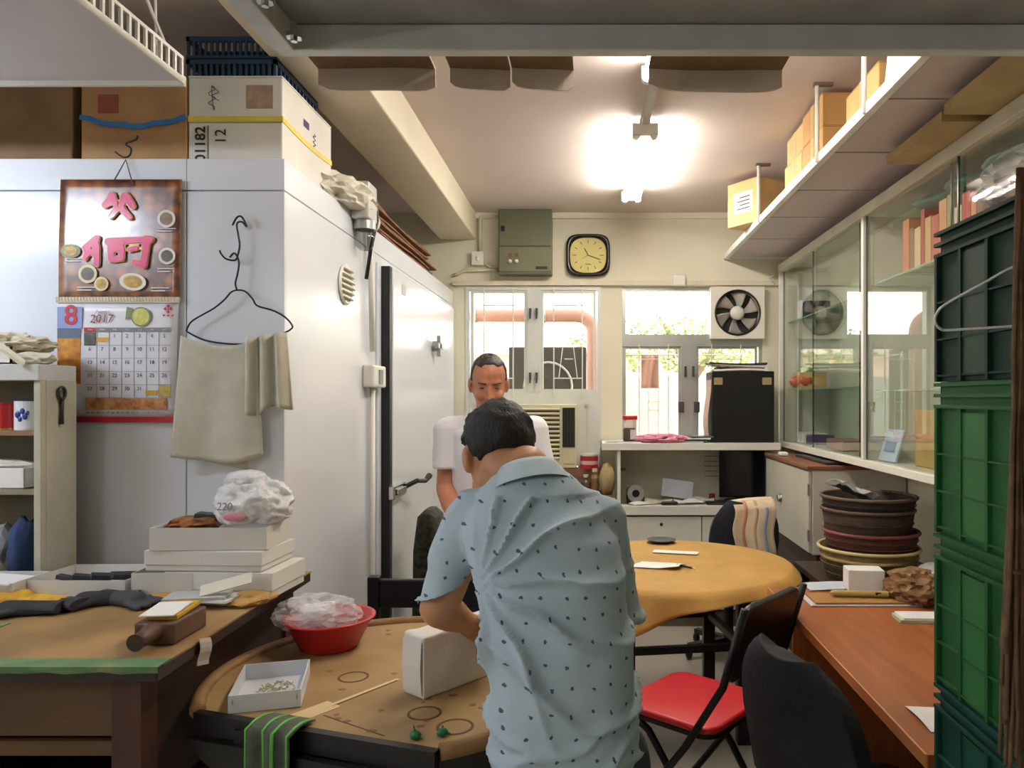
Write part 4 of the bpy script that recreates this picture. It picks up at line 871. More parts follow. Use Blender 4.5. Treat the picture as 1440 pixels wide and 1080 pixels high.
fm = M('fuse_grey_green', '#63664f', .45, .1, var=.05)
fxa, fxb = wx(703)+.002, wx(777)
MB().box(fxa, fxb, 5.18, 5.3, wz(389), wz(300)).build('body', fm, fb, world=True, bevel=.004)
dr_ = MB().box(fxa+.008, fxb-.006, 5.17, 5.18, wz(351), wz(303)).build('door', fm, fb, world=True, bevel=.003)
MB().box(fxa+.02, fxa+.045, 5.16, 5.17, wz(331), wz(324)).build('door_catch', black, dr_, world=True)
MB().box(fxa+.008, fxb-.006, 5.172, 5.18, wz(386), wz(353)).build('switch_panel', M('fuse_panel', '#6c6e54', .45), fb, world=True, bevel=.002)
for x in (720, 729):
    MB().lathe([(.001,.02),(.01,.018),(.013,0),(.001,0)], 14).xform(Matrix.Translation((wx(x), 5.172, wz(372))) @ Matrix.Rotation(R(90), 4, 'X')).build('knob', paper, fb, world=True, smooth=True)
    MB().box(wx(x)-.012, wx(x)+.012, 5.168, 5.173, wz(366), wz(361)).build('breaker', M('breaker_brown', '#6e4a38', .5), fb, world=True)
MB().box(fxb-.11, fxb-.03, 5.17, 5.173, wz(383), wz(379)).build('rating_plate', inkm, fb, world=True)
one('switch_socket', 'small white wall switch left of the fuse box', 'switch', MB().box(wx(664), wx(681), 5.26, 5.3, wz(374), wz(355)).box(wx(671), wx(675), 5.25, 5.26, wz(368), wz(362)), whitepaint, bevel=.004)
cnd = M('cream_conduit', '#d8d2ba', .5)
one('conduit_pipe', 'cream conduit looping from the fuse box down to the wall switch', 'conduit', MB().tube([(wx(703), 5.28, wz(306))]+[(wx(682)-.03*math.sin(R(a)), 5.28, wz(311)+.03*math.cos(R(a))) for a in range(0,91,18)]+[(wx(682)-.03, 5.28, wz(355))], .012, 8), cnd, smooth=True)
one('conduit_pipe', 'upper horizontal cream conduit left of the fuse box', 'conduit', MB().tube([(wx(703), 5.28, wz(380)), (wx(655), 5.28, wz(381)), (wx(645), 5.28, wz(386)), (wx(637), 5.28, wz(388))], .011, 8), cnd, smooth=True)
one('conduit_pipe', 'lower horizontal cream conduit left of the fuse box', 'conduit', MB().tube([(wx(703), 5.285, wz(376)-.0), (wx(690), 5.285, wz(376)), (wx(681), 5.285, wz(371))], .008, 8), cnd, smooth=True)
struct(MB().box(-.952, 1.67, 5.265, 5.3, wz(402), wz(396)).build('trim_3', M('trunking_cream', '#dcd2bc', .5)))
one('junction_box', 'small white box on the trunking above the right window', 'junction box', MB().box(wx(945), wx(962), 5.225, 5.265, wz(403), wz(389)), whitepaint, bevel=.004)
one('cable_knot', 'loose white cable bunch beside the hung shelf end', 'cable', MB().tube([(wx(1082)+.02*math.cos(i*1.3), 5.25+.02*math.sin(i*2.1), wz(400)+.012*i) for i in range(9)], .006, 6), whitepaint, smooth=True)
t = thing('food_tin', 'red round tin on the window sill beside the air conditioner', 'tin', (wx(829)-.002, 5.21, wz(657)))
MB().lathe([(.001,0),(.062,0),(.062,.09),(.001,.09)], 28).build('body', M('tin_red', '#b02530', .35, var=.15, scale=30), t); MB().lathe([(.064,.088),(.064,.1),(.058,.104),(.001,.1)], 28).build('lid', M('tin_lid', '#d8d4cc', .3, .3), t)
MB().lathe([(.0625,.03),(.0625,.055)], 28).build('label_band', M('tin_band', '#d9b9b4', .4), t)
# low stand with bottles below the left window
st2 = thing('side_stand', 'small wooden stand below the left window', 'stand', (-.02, 5.05, 0))
MB().box(-.25, .16, 4.9, 5.22, .84, .865).build('top', M('stand_wood', '#7d6648', .6), st2, world=True)
for x in (-.24, .13):
    for y in (4.92, 5.18): MB().box(x, x+.025, y, y+.025, 0, .84).build('leg', M('stand_wood', '#7d6648'), st2, world=True)
for i, (x, h, cl, lb) in enumerate(((-.02,.12,'#5a4a34','squat brown jar behind the blue shoulder'), (.04,.16,'#7b5a36','taller brown bottle behind the blue shoulder'), (-.09,.09,'#3a3a34','small dark jar behind the blue shoulder'))):
    t = thing('sauce_jar', lb, 'jar', (x, 5.0, .8655)); MB().lathe([(.001,0),(.03,0),(.03,h*.65),(.016,h*.8),(.016,h),(.001,h)], 18).build('body', M('jar_'+str(i), cl, .3), t, smooth=False); MB().lathe([(.018,h*.92),(.018,h+.008),(.001,h+.008)], 14).build('cap', M('cap_cream', '#c9bfa0', .5), t)
one('sack', 'beige cloth sack beside the white desk unit', 'sack', MB().blob((.12, 4.98, .8655+.10), (.05,.07,.1), 71, .2, 3, flat=-.098), M('sack_beige', '#a8946a', .9, var=.1), smooth=True)

# ------------------------------------------------------------------ white desk unit by the right window
UY = 4.92; uw = M('unit_white', '#dcdad0', .45, var=.03)
du = thing('desk_unit', 'white wooden desk unit with hutch below the right window', 'desk', (.72, 5.1, 0))
ua, ub = PX(868,UY), 1.25; zt1, zt0 = PZ(623,UY), PZ(633,UY); zd1, zd0 = PZ(711,UY), PZ(724,UY)
MB().box(ua-.1, ub, UY-.02, 5.29, zt0, zt1).build('top_board', uw, du, world=True, bevel=.003)
MB().box(ua, ub, UY-.02, 5.27, zd0, zd1).build('desk_board', uw, du, world=True, bevel=.003)
MB().box(ua, ua+.022, UY, 5.27, 0, zt0).build('side_panel', uw, du, world=True)
MB().box(ub-.022, ub, UY, 5.27, .0, zt0).build('side_panel', uw, du, world=True)
MB().box(ua+.022, ub-.022, 5.25, 5.27, .08, zt0).build('back_panel', M('unit_back2', '#bdbaa8', .6), du, world=True)
for i in range(5): MB().box(PX(992,5.2), PX(1012,5.2), 5.246, 5.25, PZ(642+7*i,5.2)-.004, PZ(642+7*i,5.2)).build('vent_slot', M('slot_dark', '#6a685c', .6), du, world=True)
xs_ = PX(987, UY)
for a_, b_ in ((ua+.026, xs_-.003), (xs_+.003, ub-.026)):
    for z0_, z1_ in ((.46, zd0-.012), (.12, .452)):
        d_ = MB().box(a_, b_, UY, UY+.02, z0_, z1_).build('drawer', uw, du, world=True, bevel=.003)
        MB().cyl(((a_+b_)/2, UY-.006, z1_-.05), ((a_+b_)/2, UY, z1_-.05), .011, n=14).build('lock', M('lock_dark', '#3a3632', .35, .6), d_, world=True)
MB().box(ua+.022, ub-.022, UY+.04, 5.25, 0, .1).build('plinth', M('plinth_dark', '#6b5d4c', .6), du, world=True)
# black box on top
bb = thing('black_cabinet', 'large black box with tan tape corners on the desk unit', 'box', (PX(1047,4.95), 5.08, zt1))
x0, x1 = PX(1001,4.95), PX(1089,4.95); zz = PZ(522, 4.95)
MB().box(x0, x1, 4.95, 5.2, zt1+.001, zz).build('body', M('box_black', '#0d0d0d', .35, var=.05), bb, world=True, bevel=.006)
for a_, b_ in ((1004,1016), (1072,1085)): MB().box(PX(a_,4.95), PX(b_,4.95), 4.948, 4.95, PZ(541,4.95), PZ(531,4.95)).build('tape_patch', M('tape_tan', '#9a8763', .6), bb, world=True)
MB().sheet(lambda u, v: Vector((x0-.012-.012*math.sin(v*5), 4.97+.2*u, zt1+.005+(zz-zt1-.06)*v)), 4, 10, .002).build('plastic_cover', M('cover_brown', '#c7a796', .6), bb, world=True)
for i, (dx, w_, m_, lb) in enumerate(((0,.36,paper,'white papers at the bottom of the pile on the black box'), (.03,.3,card_dk,'brown envelope in the pile on the black box'), (.0,.34,greypaper,'grey papers in the pile on the black box'), (-.03,.38,M('black_folder','#1c1d22',.35),'black folder topping the pile on the black box'))):
    one('paper_pile', lb, 'papers', MB().sheet(lambda u, v, i=i: Vector((x0+.02+dx+w_*u, 4.97+.2*v, zz+.006+.016*i+.008*math.sin(u*3+i)*1.0+.004*math.sin(v*5+i))), 8, 6, .012), m_, group='papers on the black box')
# jar with red lid, pink cloth, magazines
t = thing('glass_jar', 'dark glass jar with a red lid on the desk unit', 'jar', (PX(886,5.0), 5.02, zt1))
MB().lathe([(.001,0),(.04,0),(.045,.01),(.045,.08),(.04,.095),(.001,.095)], 24).build('contents', M('jar_dark', '#4a3a32', .25), t); MB().lathe([(.042,.095),(.046,.1),(.046,.15),(.001,.15)], 24).build('neck', M('jar_pale', '#e6d6c8', .3), t); MB().box(-.048,.048,-.045,.045,.15,.178).build('lid', M('jar_lid_red', '#c01d26', .35), t, bevel=.006)
MB().box(.0,.04,-.047,-.044,.02,.085).build('label', greypaper, t)
t = thing('pink_cloth', 'crumpled pink cloth lying on the desk unit', 'cloth', (PX(930,5.0), 5.0, zt1))
MB().blob((0,0,.022), (.15,.08,.028), 81, .5, 4, flat=-.021).build('cloth', M('cloth_pink', '#d88aa2', .8, var=.15), t, smooth=False); MB().blob((.0,-.06,.03), (.035,.02,.014), 82, .2, 3).build('dark_fold', M('fold_dark', '#3a2a32', .8), t, smooth=True)
for i, (px, w_, m_, lb) in enumerate(((880,.2,paper,'white booklet under the jar on the desk unit'), (868,.14,greypaper,'grey leaflet at the left end of the desk unit'))):
    one('booklet', lb, 'booklet', MB().obox((PX(px,4.98)+.0, 4.97-.0*i, zt1+.0035+.0*i), (w_, .06, .006), (0,0,6*i)), m_)
for i in range(4):
    one('magazine', ['lowest magazine beside the black box', 'second magazine beside the black box', 'third dark magazine beside the black box', 'topmost magazine beside the black box'][i], 'magazine', MB().obox((PX(980,5.0)-.02+.01*i, 5.03, zt1+.006+.011*i), (.15,.2,.009), (0,0,8*(i-1.5))), (greypaper, M('mag_dark','#2e3038',.35), paper, M('mag_blue','#4a5568',.35))[i], group='magazines by the black box')
# on the desk board
t = thing('monitor', 'black flat monitor standing on the desk unit', 'monitor', (PX(1045,5.05), 5.1, zd1))
MB().box(-.15,.16,.0,.03,.03,.345).build('screen', M('screen_black','#0b0c12',.15), t, bevel=.004); MB().box(-.03,.03,.03,.06,.006,.2).build('stand', black, t); MB().box(-.1,.1,-.04,.1,0,.01).build('base', black, t, bevel=.003)
t = thing('keyboard', 'black keyboard in front of the monitor', 'keyboard', (PX(1030,4.97), 4.99, zd1), -4)
MB().box(-.17,.17,-.055,.055,0,.016).build('base', black, t, bevel=.004)
for r_ in range(4):
    for c_ in range(12): MB().box(-.16+c_*.0265, -.16+c_*.0265+.022, -.048+r_*.024, -.048+r_*.024+.019, .016, .021).build('key', M('key_black','#1a1b1e',.5), t)
t = thing('tape_dispenser', 'black tape dispenser on the desk unit shelf', 'dispenser', (PX(893,5.0), 5.02, zd1), 10)
MB().prism([(-.06,0),(.06,0),(.06,.05),(.03,.11),(-.02,.115),(-.06,.06)], 'y', -.03, .03).build('body', black, t, bevel=.006); MB().lathe([(.016,-.02),(.036,-.02),(.036,.02),(.016,.02),(.016,-.02)], 20).xform(Matrix.Translation((.0,0,.07)) @ Matrix.Rotation(R(90),4,'X') @ Matrix.Scale(1.6,4)).build('tape_roll', M('roll_grey','#8a8a86',.3), t)
one('file_box', 'narrow olive file standing at the left of the desk unit shelf', 'file', MB().box(ua+.025, ua+.065, 5.0, 5.2, zd1, zd1+.22), M('file_olive','#5f5c4a',.6), bevel=.003)
one('notice_card', 'white printed card leaning at the back of the desk unit', 'card', MB().obox((PX(953,5.1), 5.12, zd1+.085), (.21,.004,.12), (-15,8,0)), M('card_bluewhite','#c5cddd',.5))
for i, (px, y, rz, m_, lb) in enumerate(((905,4.98,25,paper,'loose white sheet left on the desk unit board'), (925,5.02,-15,M('cream_sheet','#ddd3bd',.6),'cream sheet on the desk unit board'), (968,4.98,8,paper,'white sheet under the leaning card'), (985,5.03,-10,greypaper,'grey sheet beside the keyboard'))):
    one('loose_paper', lb, 'paper', MB().sheet(lambda u, v, rz=rz, px=px, y=y, i=i: Vector((PX(px,5.0)+(.19*(u-.5))*math.cos(R(rz))-(.08*(v-.5))*math.sin(R(rz)), y+(.19*(u-.5))*math.sin(R(rz))+(.08*(v-.5))*math.cos(R(rz)), zd1+.006+.006*i+.015*abs(math.sin(u*4+i))*v)), 10, 4, .002), m_)
one('telephone_handset', 'small black handset on the front of the desk board', 'handset', remesh(MB().cap((PX(932,4.93),4.935,zd1+.014),(PX(951,4.93),4.935,zd1+.014),.013,.013), .004, 2), black, smooth=True)
one('red_cup', 'tiny dark red cup near the monitor', 'cup', MB().lathe([(.001,0),(.018,0),(.022,.05),(.019,.05),(.016,.004),(.001,.003)], 18, (PX(1002,5.12), 5.14, zd1)), M('dark_red','#7a2026',.4))

# ------------------------------------------------------------------ grey cabinet on a stand, baskets
gx = 1.15; gy0, gy1 = 3.94, 4.89; gz = 1.125
gc = thing('metal_cabinet', 'pale grey low cabinet with brown board top and lock', 'cabinet', (1.4, 4.4, 0))
gm_ = M('cabinet_grey', '#c4c1b4', .4, var=.04)
MB().box(gx+.02, 1.66, gy0, gy1, .68, gz).build('body', gm_, gc, world=True, bevel=.003)
MB().box(gx, gx+.018, gy0+.01, gy1, .69, gz-.01).build('door', gm_, gc, world=True, bevel=.004)
MB().lathe([(.001,.022),(.02,.02),(.024,.006),(.03,0),(.001,0)], 18).xform(Matrix.Translation((gx, 4.51, 1.5-145*4.51/F+.02)) @ Matrix.Rotation(R(-90),4,'Y')).build('lock', chrome, gc, world=True, smooth=True)
MB().box(gx-.01, 1.66, gy0-.01, gy1, gz, gz+.02).build('top_board', M('board_brown','#7a4c32',.5,var=.15), gc, world=True, bevel=.003)
for z in (.78, 1.02): MB().box(gx-.004, gx+.006, gy0+.004, gy0+.02, z-.03, z+.03).build('hinge', steel, gc, world=True)
MB().box(gx+.05, 1.66, gy0+.03, gy1, 0, .68).build('plinth', M('plinth_brown','#4b3a2c',.6,var=.15), gc, world=True)
one('black_tray', 'flat black tray lying on the grey cabinet', 'tray', MB().box(1.26, 1.6, 4.0, 4.6, gz+.021, gz+.035), M('tray_black','#232324',.4), bevel=.004)
one('white_clip', 'small white plug on the corner of the grey cabinet', 'plug', MB().box(1.17, 1.22, 4.6, 4.67, gz+.021, gz+.045), paper, bevel=.008)
bs_ = thing('basket_stand', 'dark wooden stand under the stacked baskets', 'stand', (1.3, 3.4, 0))
MB().box(1.02, 1.64, 3.1, 3.75, .665, .69).build('top', dwood, bs_, world=True)
for x in (1.04, 1.58):
    for y in (3.12, 3.69): MB().box(x, x+.04, y, y+.04, 0, .665).build('leg', dwood, bs_, world=True)
bcx, bcy = 1.27, 3.42; z = .6905
kinds = [(.205,.10,'#5c4a34','dark woven bamboo basket at the bottom of the basket stack'), (.225,.10,'#8a7648','tan bamboo basket with a pale rim in the stack'), (.212,.09,'#5c3229','reddish-brown basket in the middle of the stack'), (.205,.15,'#3f2e24','dark brown basket second from the top of the stack'), (.212,.09,'#34261e','dark brown basket on top holding a plastic packet')]
for i, (r_, h, cl, lb) in enumerate(kinds):
    t = thing('bamboo_basket', lb, 'basket', (bcx+.008*((i*37)%3-1), bcy+.006*((i*53)%3-1), z), 17*i, 'stacked bamboo baskets')
    bmm = M('basket_'+str(i), cl, .75, var=.35, scale=14, bump=.6, bscale=90, stretch=(1,1,5))
    MB().lathe([(.001,0),(r_*.86,0),(r_*.92,h*.5),(r_*.97,h),(r_*.94,h),(r_*.88,h*.5),(r_*.82,.008),(.001,.008)], 44).build('woven_wall', bmm, t, smooth=True)
    rimc = ('#a08a58','#c6b67c','#7a3a38','#54402e','#5a4636')[i]
    MB().tube([(r_*.97*math.cos(a/40*6.2832), r_*.97*math.sin(a/40*6.2832), h-.004) for a in range(40)], .008, 8, True).build('rim', M('basket_rim_'+str(i), rimc, .6), t, smooth=True)
    for zz_ in (h*.3, h*.6): MB().tube([(r_*(.89+.08*zz_/h)*1.012*math.cos(a/40*6.2832), r_*(.89+.08*zz_/h)*1.012*math.sin(a/40*6.2832), zz_) for a in range(40)], .0022, 6, True).build('band', bmm, t, smooth=True)
    z += (.04,.085,.04,.115,.075)[i]
t = thing('clear_packet', 'clear plastic packet sticking out of the top basket', 'packet', (bcx-.1, bcy-.06, z-.015), 20)
MB().sheet(lambda u, v: Vector((-.09+.2*u, -.05+.12*v, .10-.07*u+.014*math.sin(u*9+v*4))), 14, 10, .003).build('film', plastic_bag_mat('packet_film','#dfe3e6',.45,.1), t, smooth=False)
MB().sheet(lambda u, v: Vector((-.07+.17*u, -.03+.08*v, .085-.07*u+.008*math.sin(u*12+v*6))), 10, 8, .004).build('dark_contents', M('packet_greydark','#3a3c3e',.3,var=.4,scale=50), t, smooth=False)

# ------------------------------------------------------------------ wall cabinet with glass doors
gxf = 1.31; cz0, cz1 = 1.17, 2.417; cy0, cy1 = 1.85, 5.2
gcab = thing('glass_cabinet', 'long white wall cabinet with sliding glass doors', 'cabinet', (1.49, 3.5, cz0))
cw = M('cabinet_white', '#e0ded2', .45, var=.03)
MB().box(gxf, WX-.005, cy0, cy1, cz0, cz0+.035).build('bottom_board', cw, gcab, world=True, bevel=.003)
MB().box(gxf-.005, gxf+.04, cy0, cy1, cz1-.05, cz1).build('top_rail', M('rail_cream','#cfc8b6',.45), gcab, world=True, bevel=.003)
MB().box(gxf+.04, WX-.005, cy0, cy1, cz1-.02, cz1).build('top_board', cw, gcab, world=True)
MB().box(WX-.015, WX-.005, cy0, cy1, cz0+.035, cz1-.02).build('back_panel', M('cabinet_back','#dcdfcc',.6), gcab, world=True)
for y in (cy0, 3.60, cy1-.025): MB().box(gxf, WX-.015 if y != 3.60 else gxf+.05, y, y+.03, cz0+.035, cz1-.05).build('post' if y == 3.60 else 'end_panel', cw, gcab, world=True, bevel=.002)
MB().box(gxf+.05, WX-.015, 3.605, 3.62, cz0+.035, cz1-.05).build('divider', cw, gcab, world=True)
edge = M('glass_edge', '#2f3a34', .2)
for y0_, y1_, off in ((3.64, 4.45, .012), (3.72, cy1-.03, .026), (2.70, 3.59, .012), (cy0+.04, 2.78, .026)):
    p = MB().box(gxf+off, gxf+off+.006, y0_, y1_, cz0+.04, cz1-.05).build('glass_pane', glass_mat('cabinet_glass', '#fbfdfb', .015, 2.2), gcab, world=True)
    for ye in (y0_, y1_): MB().box(gxf+off-.0005, gxf+off+.0065, ye-.004, ye+.004, cz0+.04, cz1-.05).build('pane_edge', edge, p, world=True)
sh_g = glass_mat('shelf_glass', '#dcece4', .03)
for y0_, y1_, zs_ in ((3.63, 5.17, 2.02), (3.63, 5.17, 1.56), (1.9, 3.59, 2.05), (1.9, 3.59, 1.54)):
    s1 = MB().box(gxf+.06, WX-.016, y0_, y1_, zs_-.008, zs_).build('glass_shelf', sh_g, gcab, world=True)
    MB().box(gxf+.058, gxf+.0602, y0_, y1_, zs_-.008, zs_).build('shelf_edge', M('shelf_edge_green','#8fb3a0',.2), s1, world=True)
for y in (5.165, 3.66): 
    MB().box(1.44, 1.46, y-.004, y+.004, cz0+.04, cz1-.06).build('shelf_track', steel, gcab, world=True)
# contents
cols = ['#b4553e','#c9a06a','#a83c3a','#d2b48a','#8c6a4a','#c77a52','#b9423c','#d8c7a2','#9a8a60','#c98a5a']
yy = 2.42
for i in range(16):
    th = rnd(.035,.07); h = rnd(.17,.25)
    t = thing('book', 'spine-out %s book %s on the upper glass shelf' % (['brick red','tan','dark red','beige','brown','orange brown','crimson','cream','olive','light brown'][i % 10], ['nearest the camera end','second along from the camera end','third along from the camera end','fourth along from the camera end','fifth along from the camera end','sixth along from the camera end','seventh along from the camera end','eighth along from the camera end','eighth from the post','seventh from the post','sixth from the post','fifth from the post','fourth from the post','third from the post','second from the post','nearest the white post'][i]), 'book', (1.50, yy+th/2, 2.0505), 0, 'books behind the glass')
    MB().box(-.09,.09,-th/2+.001,-th/2+.004,0,h).box(-.09,.09,th/2-.004,th/2-.001,0,h).box(-.092,-.088,-th/2+.001,th/2-.001,0,h).build('cover', M('book_'+str(i % 10), cols[i % 10], .5, var=.1), t)
    MB().box(-.087,.085,-th/2+.005,th/2-.005,.004,h-.004).build('pages', M('pages','#d9d0ba',.7), t)
    yy += th+.003
    if yy > 3.5: break
for i in range(4):
    one('file_carton', ['tan file carton nearest the crates behind the glass','second tan file carton behind the glass','third tan file carton behind the glass','tan file carton next to the sachet behind the glass'][i], 'box', MB().box(1.42, 1.62, 2.1+i*.3, 2.1+i*.3+.28, cz0+.036, cz0+.30-.02*(i % 2)), M('file_tan','#b89a5a',.7,var=.12), 'file cartons behind the glass', bevel=.004)
for i in range(3):
    one('teal_packet', ['teal packet lying above the nearest books','teal packet lying above the middle books','pale teal packet lying above the farthest books'][i], 'packet', MB().blob((1.48, 2.6+i*.28, 2.325), (.1,.12,.02), 90+i, .2, 3, flat=-.018), M('teal_packet','#7fa8a4',.5,var=.2), 'teal packets above the books', smooth=True)
t = thing('sachet', 'blue and white printed sachet leaning inside the glass cabinet', 'sachet', (1.40, 3.48, cz0+.036))
MB().obox((0,0,.075), (.012,.15,.155), (0,18,8)).build('pouch', M('sachet_blue','#b9c9d9',.35,var=.08), t, bevel=.004); MB().obox((-.008,0,.07), (.004,.09,.05), (0,18,8)).build('print', M('sachet_print','#6a86a8',.4), t)
for i, (y, z_, w_, h, cl, lb, cat) in enumerate(((5.02,2.0205,.1,.13,'#d9d9dc','white packet standing at the far end on the high glass shelf','packet'), (4.9,2.0205,.08,.11,'#3a3c44','dark striped packet beside the white packet on the high shelf','packet'), (5.0,1.2055,.12,.07,'#e4e2de','white folded pack at the bottom of the far cabinet section','pack'), (4.82,1.2055,.09,.06,'#5a4a7a','purple carton at the bottom of the far cabinet section','box'), (4.3,1.2055,.3,.06,'#b98a84','pinkish flat pack behind the sliding glass door','pack'))):
    one('shelf_pack', lb, cat, MB().box(1.40, 1.56, y-w_/2, y+w_/2, z_, z_+h), M('pack_'+str(i), cl, .5), bevel=.008)
t = thing('open_carton', 'small open tan carton with orange and green bags on the middle shelf', 'box', (1.44, 4.98, 1.5605)); open_tray(t, -.07,.1,-.1,.1,.11, card_lt, .004)
MB().blob((-.03,0,.05), (.07,.11,.045), 101, .25, 3, flat=-.045).build('orange_bag', M('orange_bag','#cf5a34',.5), t, smooth=True); MB().blob((-.0,.02,.11), (.05,.08,.03), 102, .25, 3).build('green_bag', M('green_bag','#3f9a5a',.5), t, smooth=True)

# ------------------------------------------------------------------ hung shelf with cartons
hx = .946; hz = 2.485
sf = thing('hanging_shelf', 'long white shelf of boards hung from the ceiling', 'shelf', (1.3, 3.6, hz))
MB().box(hx, hx+.03, 1.85, 5.28, hz-.012, hz+.028).build('front_rail', M('rail_white','#ecebe6',.4), sf, world=True, bevel=.003)
MB().box(hx, WX-.005, 5.265, 5.285, hz-.012, hz+.02).build('end_rail', M('rail_white','#ecebe6'), sf, world=True)
bd_ = [5.262, 4.66, 4.10, 3.57, 3.02, 2.48, 1.95]
for a_, b_ in zip(bd_[:-1], bd_[1:]): MB().box(hx+.03, WX-.006, b_+.0065, a_-.0065, hz, hz+.007).build('board', M('board_mauve','#cfc0c0',.5,var=.04,scale=3), sf, world=True)
for y in bd_[1:-1]: MB().box(hx+.03, WX-.006, y-.02, y+.02, hz+.008, hz+.015).build('joint_strip', blackmetal, sf, world=True)
for y in (4.18, 3.11, 2.58):
    MB().tube([(hx-.004, y, hz-.01), (hx-.004, y, CZ)], .009, 10).build('hanging_rod', whitepaint, sf, world=True, smooth=True)
    MB().box(hx-.02, hx+.06, y-.012, y+.012, CZ-.012, CZ).build('rod_bracket', M('bracket_brown','#6b5a48',.5), sf, world=True)
t = thing('labelled_carton', 'tan carton with white label at the far end of the hung shelf', 'box', (1.01, 4.47, hz+.029), 34)
MB().box(-.13,.13,-.13,.13,0,.25).build('body', card_lt, t, bevel=.004); MB().box(-.13,.13,-.13,-.001,.25,.254).build('flap', card_lt, t); MB().box(-.13,.13,.001,.13,.25,.254).build('flap', card_lt, t)
MB().box(-.1315,-.13,-.07,.08,.07,.19).build('label', paper, t)
for i in range(4): MB().box(-.1322,-.1315,-.05,.05-.02*(i%2),.09+.022*i,.097+.022*i).build('print_line', inkm, t)
def scarton(label, x0, x1, y0, y1, z0, z1, mat=card_lt, rz=0):
    t = thing('carton', label, 'box', ((x0+x1)/2, (y0+y1)/2, z0), rz, 'cartons on the hung shelf'); a_, b_ = (x1-x0)/2, (y1-y0)/2; h = z1-z0
    MB().box(-a_, a_, -b_, b_, 0, h-.003).build('body', mat, t, bevel=.004)
    MB().box(-a_, -.001, -b_, b_, h-.003, h).build('flap', mat, t); MB().box(.001, a_, -b_, b_, h-.003, h).build('flap', mat, t)
    MB().box(-a_-.0008, -a_, -.02, .02, 0, h).build('tape', M('pale_tape2','#cfae74',.4), t); return t
z0 = hz+.029
scarton('lower tan carton, farthest of the hung shelf stack', .98, 1.2, 3.47, 3.77, z0, z0+.13)
scarton('upper tan carton, farthest of the hung shelf stack', .99, 1.2, 3.48, 3.76, z0+.131, z0+.262)
scarton('lower tan carton in the middle of the hung shelf stack', .98, 1.25, 3.16, 3.46, z0, z0+.13, M('carton_mid','#c99a5e',.75,var=.1))
tc_ = scarton('upper torn tan carton in the middle of the hung shelf stack', .98, 1.26, 3.16, 3.455, z0+.131, z0+.268, M('carton_mid','#c99a5e'))
MB().blob((.06,-.17,.05), (.05,.025,.05), 111, .5, 3).build('torn_paper', M('torn_cream','#dcc79a',.8), tc_)
MB().blob((.1,-.19,-.05), (.06,.03,.05), 112, .5, 3).build('torn_paper', M('torn_cream','#dcc79a'), tc_)
scarton('tan carton with dark marks nearest the rack on the hung shelf', 1.0, 1.25, 2.6, 2.93, z0, z0+.15, M('carton_near','#d1aa6e',.75))
one('foam_sheet', 'white foam panel standing on the hung shelf', 'panel', MB().obox((1.01, 2.42, z0+.12), (.02,.22,.24), (0,6,0)), M('foam_white','#f1f1ee',.5), bevel=.003)
one('brown_board', 'brown cardboard board on the hung shelf nearest the rack', 'cardboard', MB().obox((1.2, 2.25, z0+.11), (.3,.02,.22), (12,0,8)), card_dk)
for i, (ya, yb, xo, lb) in enumerate(((2.5, 2.96, 1.17, 'flat wooden tray on the cabinet top, farther of the two'), (1.98, 2.44, 1.15, 'flat wooden tray on the cabinet top, nearer of the two'))):
    t = thing('wooden_tray', lb, 'tray', ((xo+1.55)/2, (ya+yb)/2, cz1+.001), 0, 'wooden trays on the cabinet'); wt = M('tray_wood','#ab9463',.6,var=.15)
    MB().box(xo, 1.55, ya, yb, cz1+.001, cz1+.009).build('base', wt, t, world=True); MB().box(xo, xo+.015, ya, yb, cz1+.009, cz1+.035).build('edge', wt, t, world=True)
    MB().box(xo+.015, 1.55, ya, ya+.015, cz1+.009, cz1+.035).build('edge', wt, t, world=True); MB().box(xo+.015, 1.55, yb-.015, yb, cz1+.009, cz1+.05).build('edge', wt, t, world=True)

# ------------------------------------------------------------------ brown desk
dz1 = .75; dx0 = .714; dy0, dy1 = 1.585, 3.0
dk = thing('brown_desk', 'reddish brown wooden desk along the right wall', 'desk', (1.2, 2.3, 0))
rw = M('red_brown_veneer', '#8f4f28', .35, col2='#a8612f', scale=5, stretch=(6,.6,1))
MB().box(dx0, 1.66, dy0, dy1, dz1-.028, dz1).build('desktop', rw, dk, world=True)
MB().box(dx0-.006, dx0, dy0, dy1, dz1-.03, dz1+.001).build('edge_band', M('edge_band','#b9773f',.35), dk, world=True, bevel=.002)
MB().box(.80, 1.64, dy1-.05, dy1-.03, 0, dz1-.028).build('end_panel', rw, dk, world=True)
MB().box(.78, 1.64, dy0+.02, dy0+.045, 0, dz1-.028).build('end_panel', rw, dk, world=True)
MB().box(1.3, 1.32, dy0+.05, dy1-.05, .2, dz1-.028).build('modesty_panel', rw, dk, world=True)
# on the desk: shallow tray with envelopes, white cube, glove-like brown bag, papers
def dp(px, py, z=dz1): 
    Y = (EYE-z)*F/(py-CY); return Vector((PX(px,Y), Y, z))
c0 = dp(1190, 826); one('printed_leaflet', 'white and blue printed leaflet on the far end of the brown desk', 'leaflet', MB().sheet(lambda u, v: Vector((c0.x-.16+.34*u, c0.y-.06+.12*v, dz1+.003+.006*math.sin(u*3))), 8, 4, .0025), M('leaflet','#c5cdd8',.45,var=.1,scale=14))
c0 = dp(1205, 846); t = thing('document_tray', 'shallow tray with brown envelope and rolled paper on the brown desk', 'tray', (c0.x+.01, c0.y+.0, dz1+.0005))
MB().box(-.2,.2,-.075,.075,0,.006).build('base', M('tray_grey','#c2c2c4',.4), t, bevel=.002); MB().box(-.18,.16,-.065,.07,.006,.013).build('envelope', M('envelope_tan','#9c7238',.6,var=.1), t)
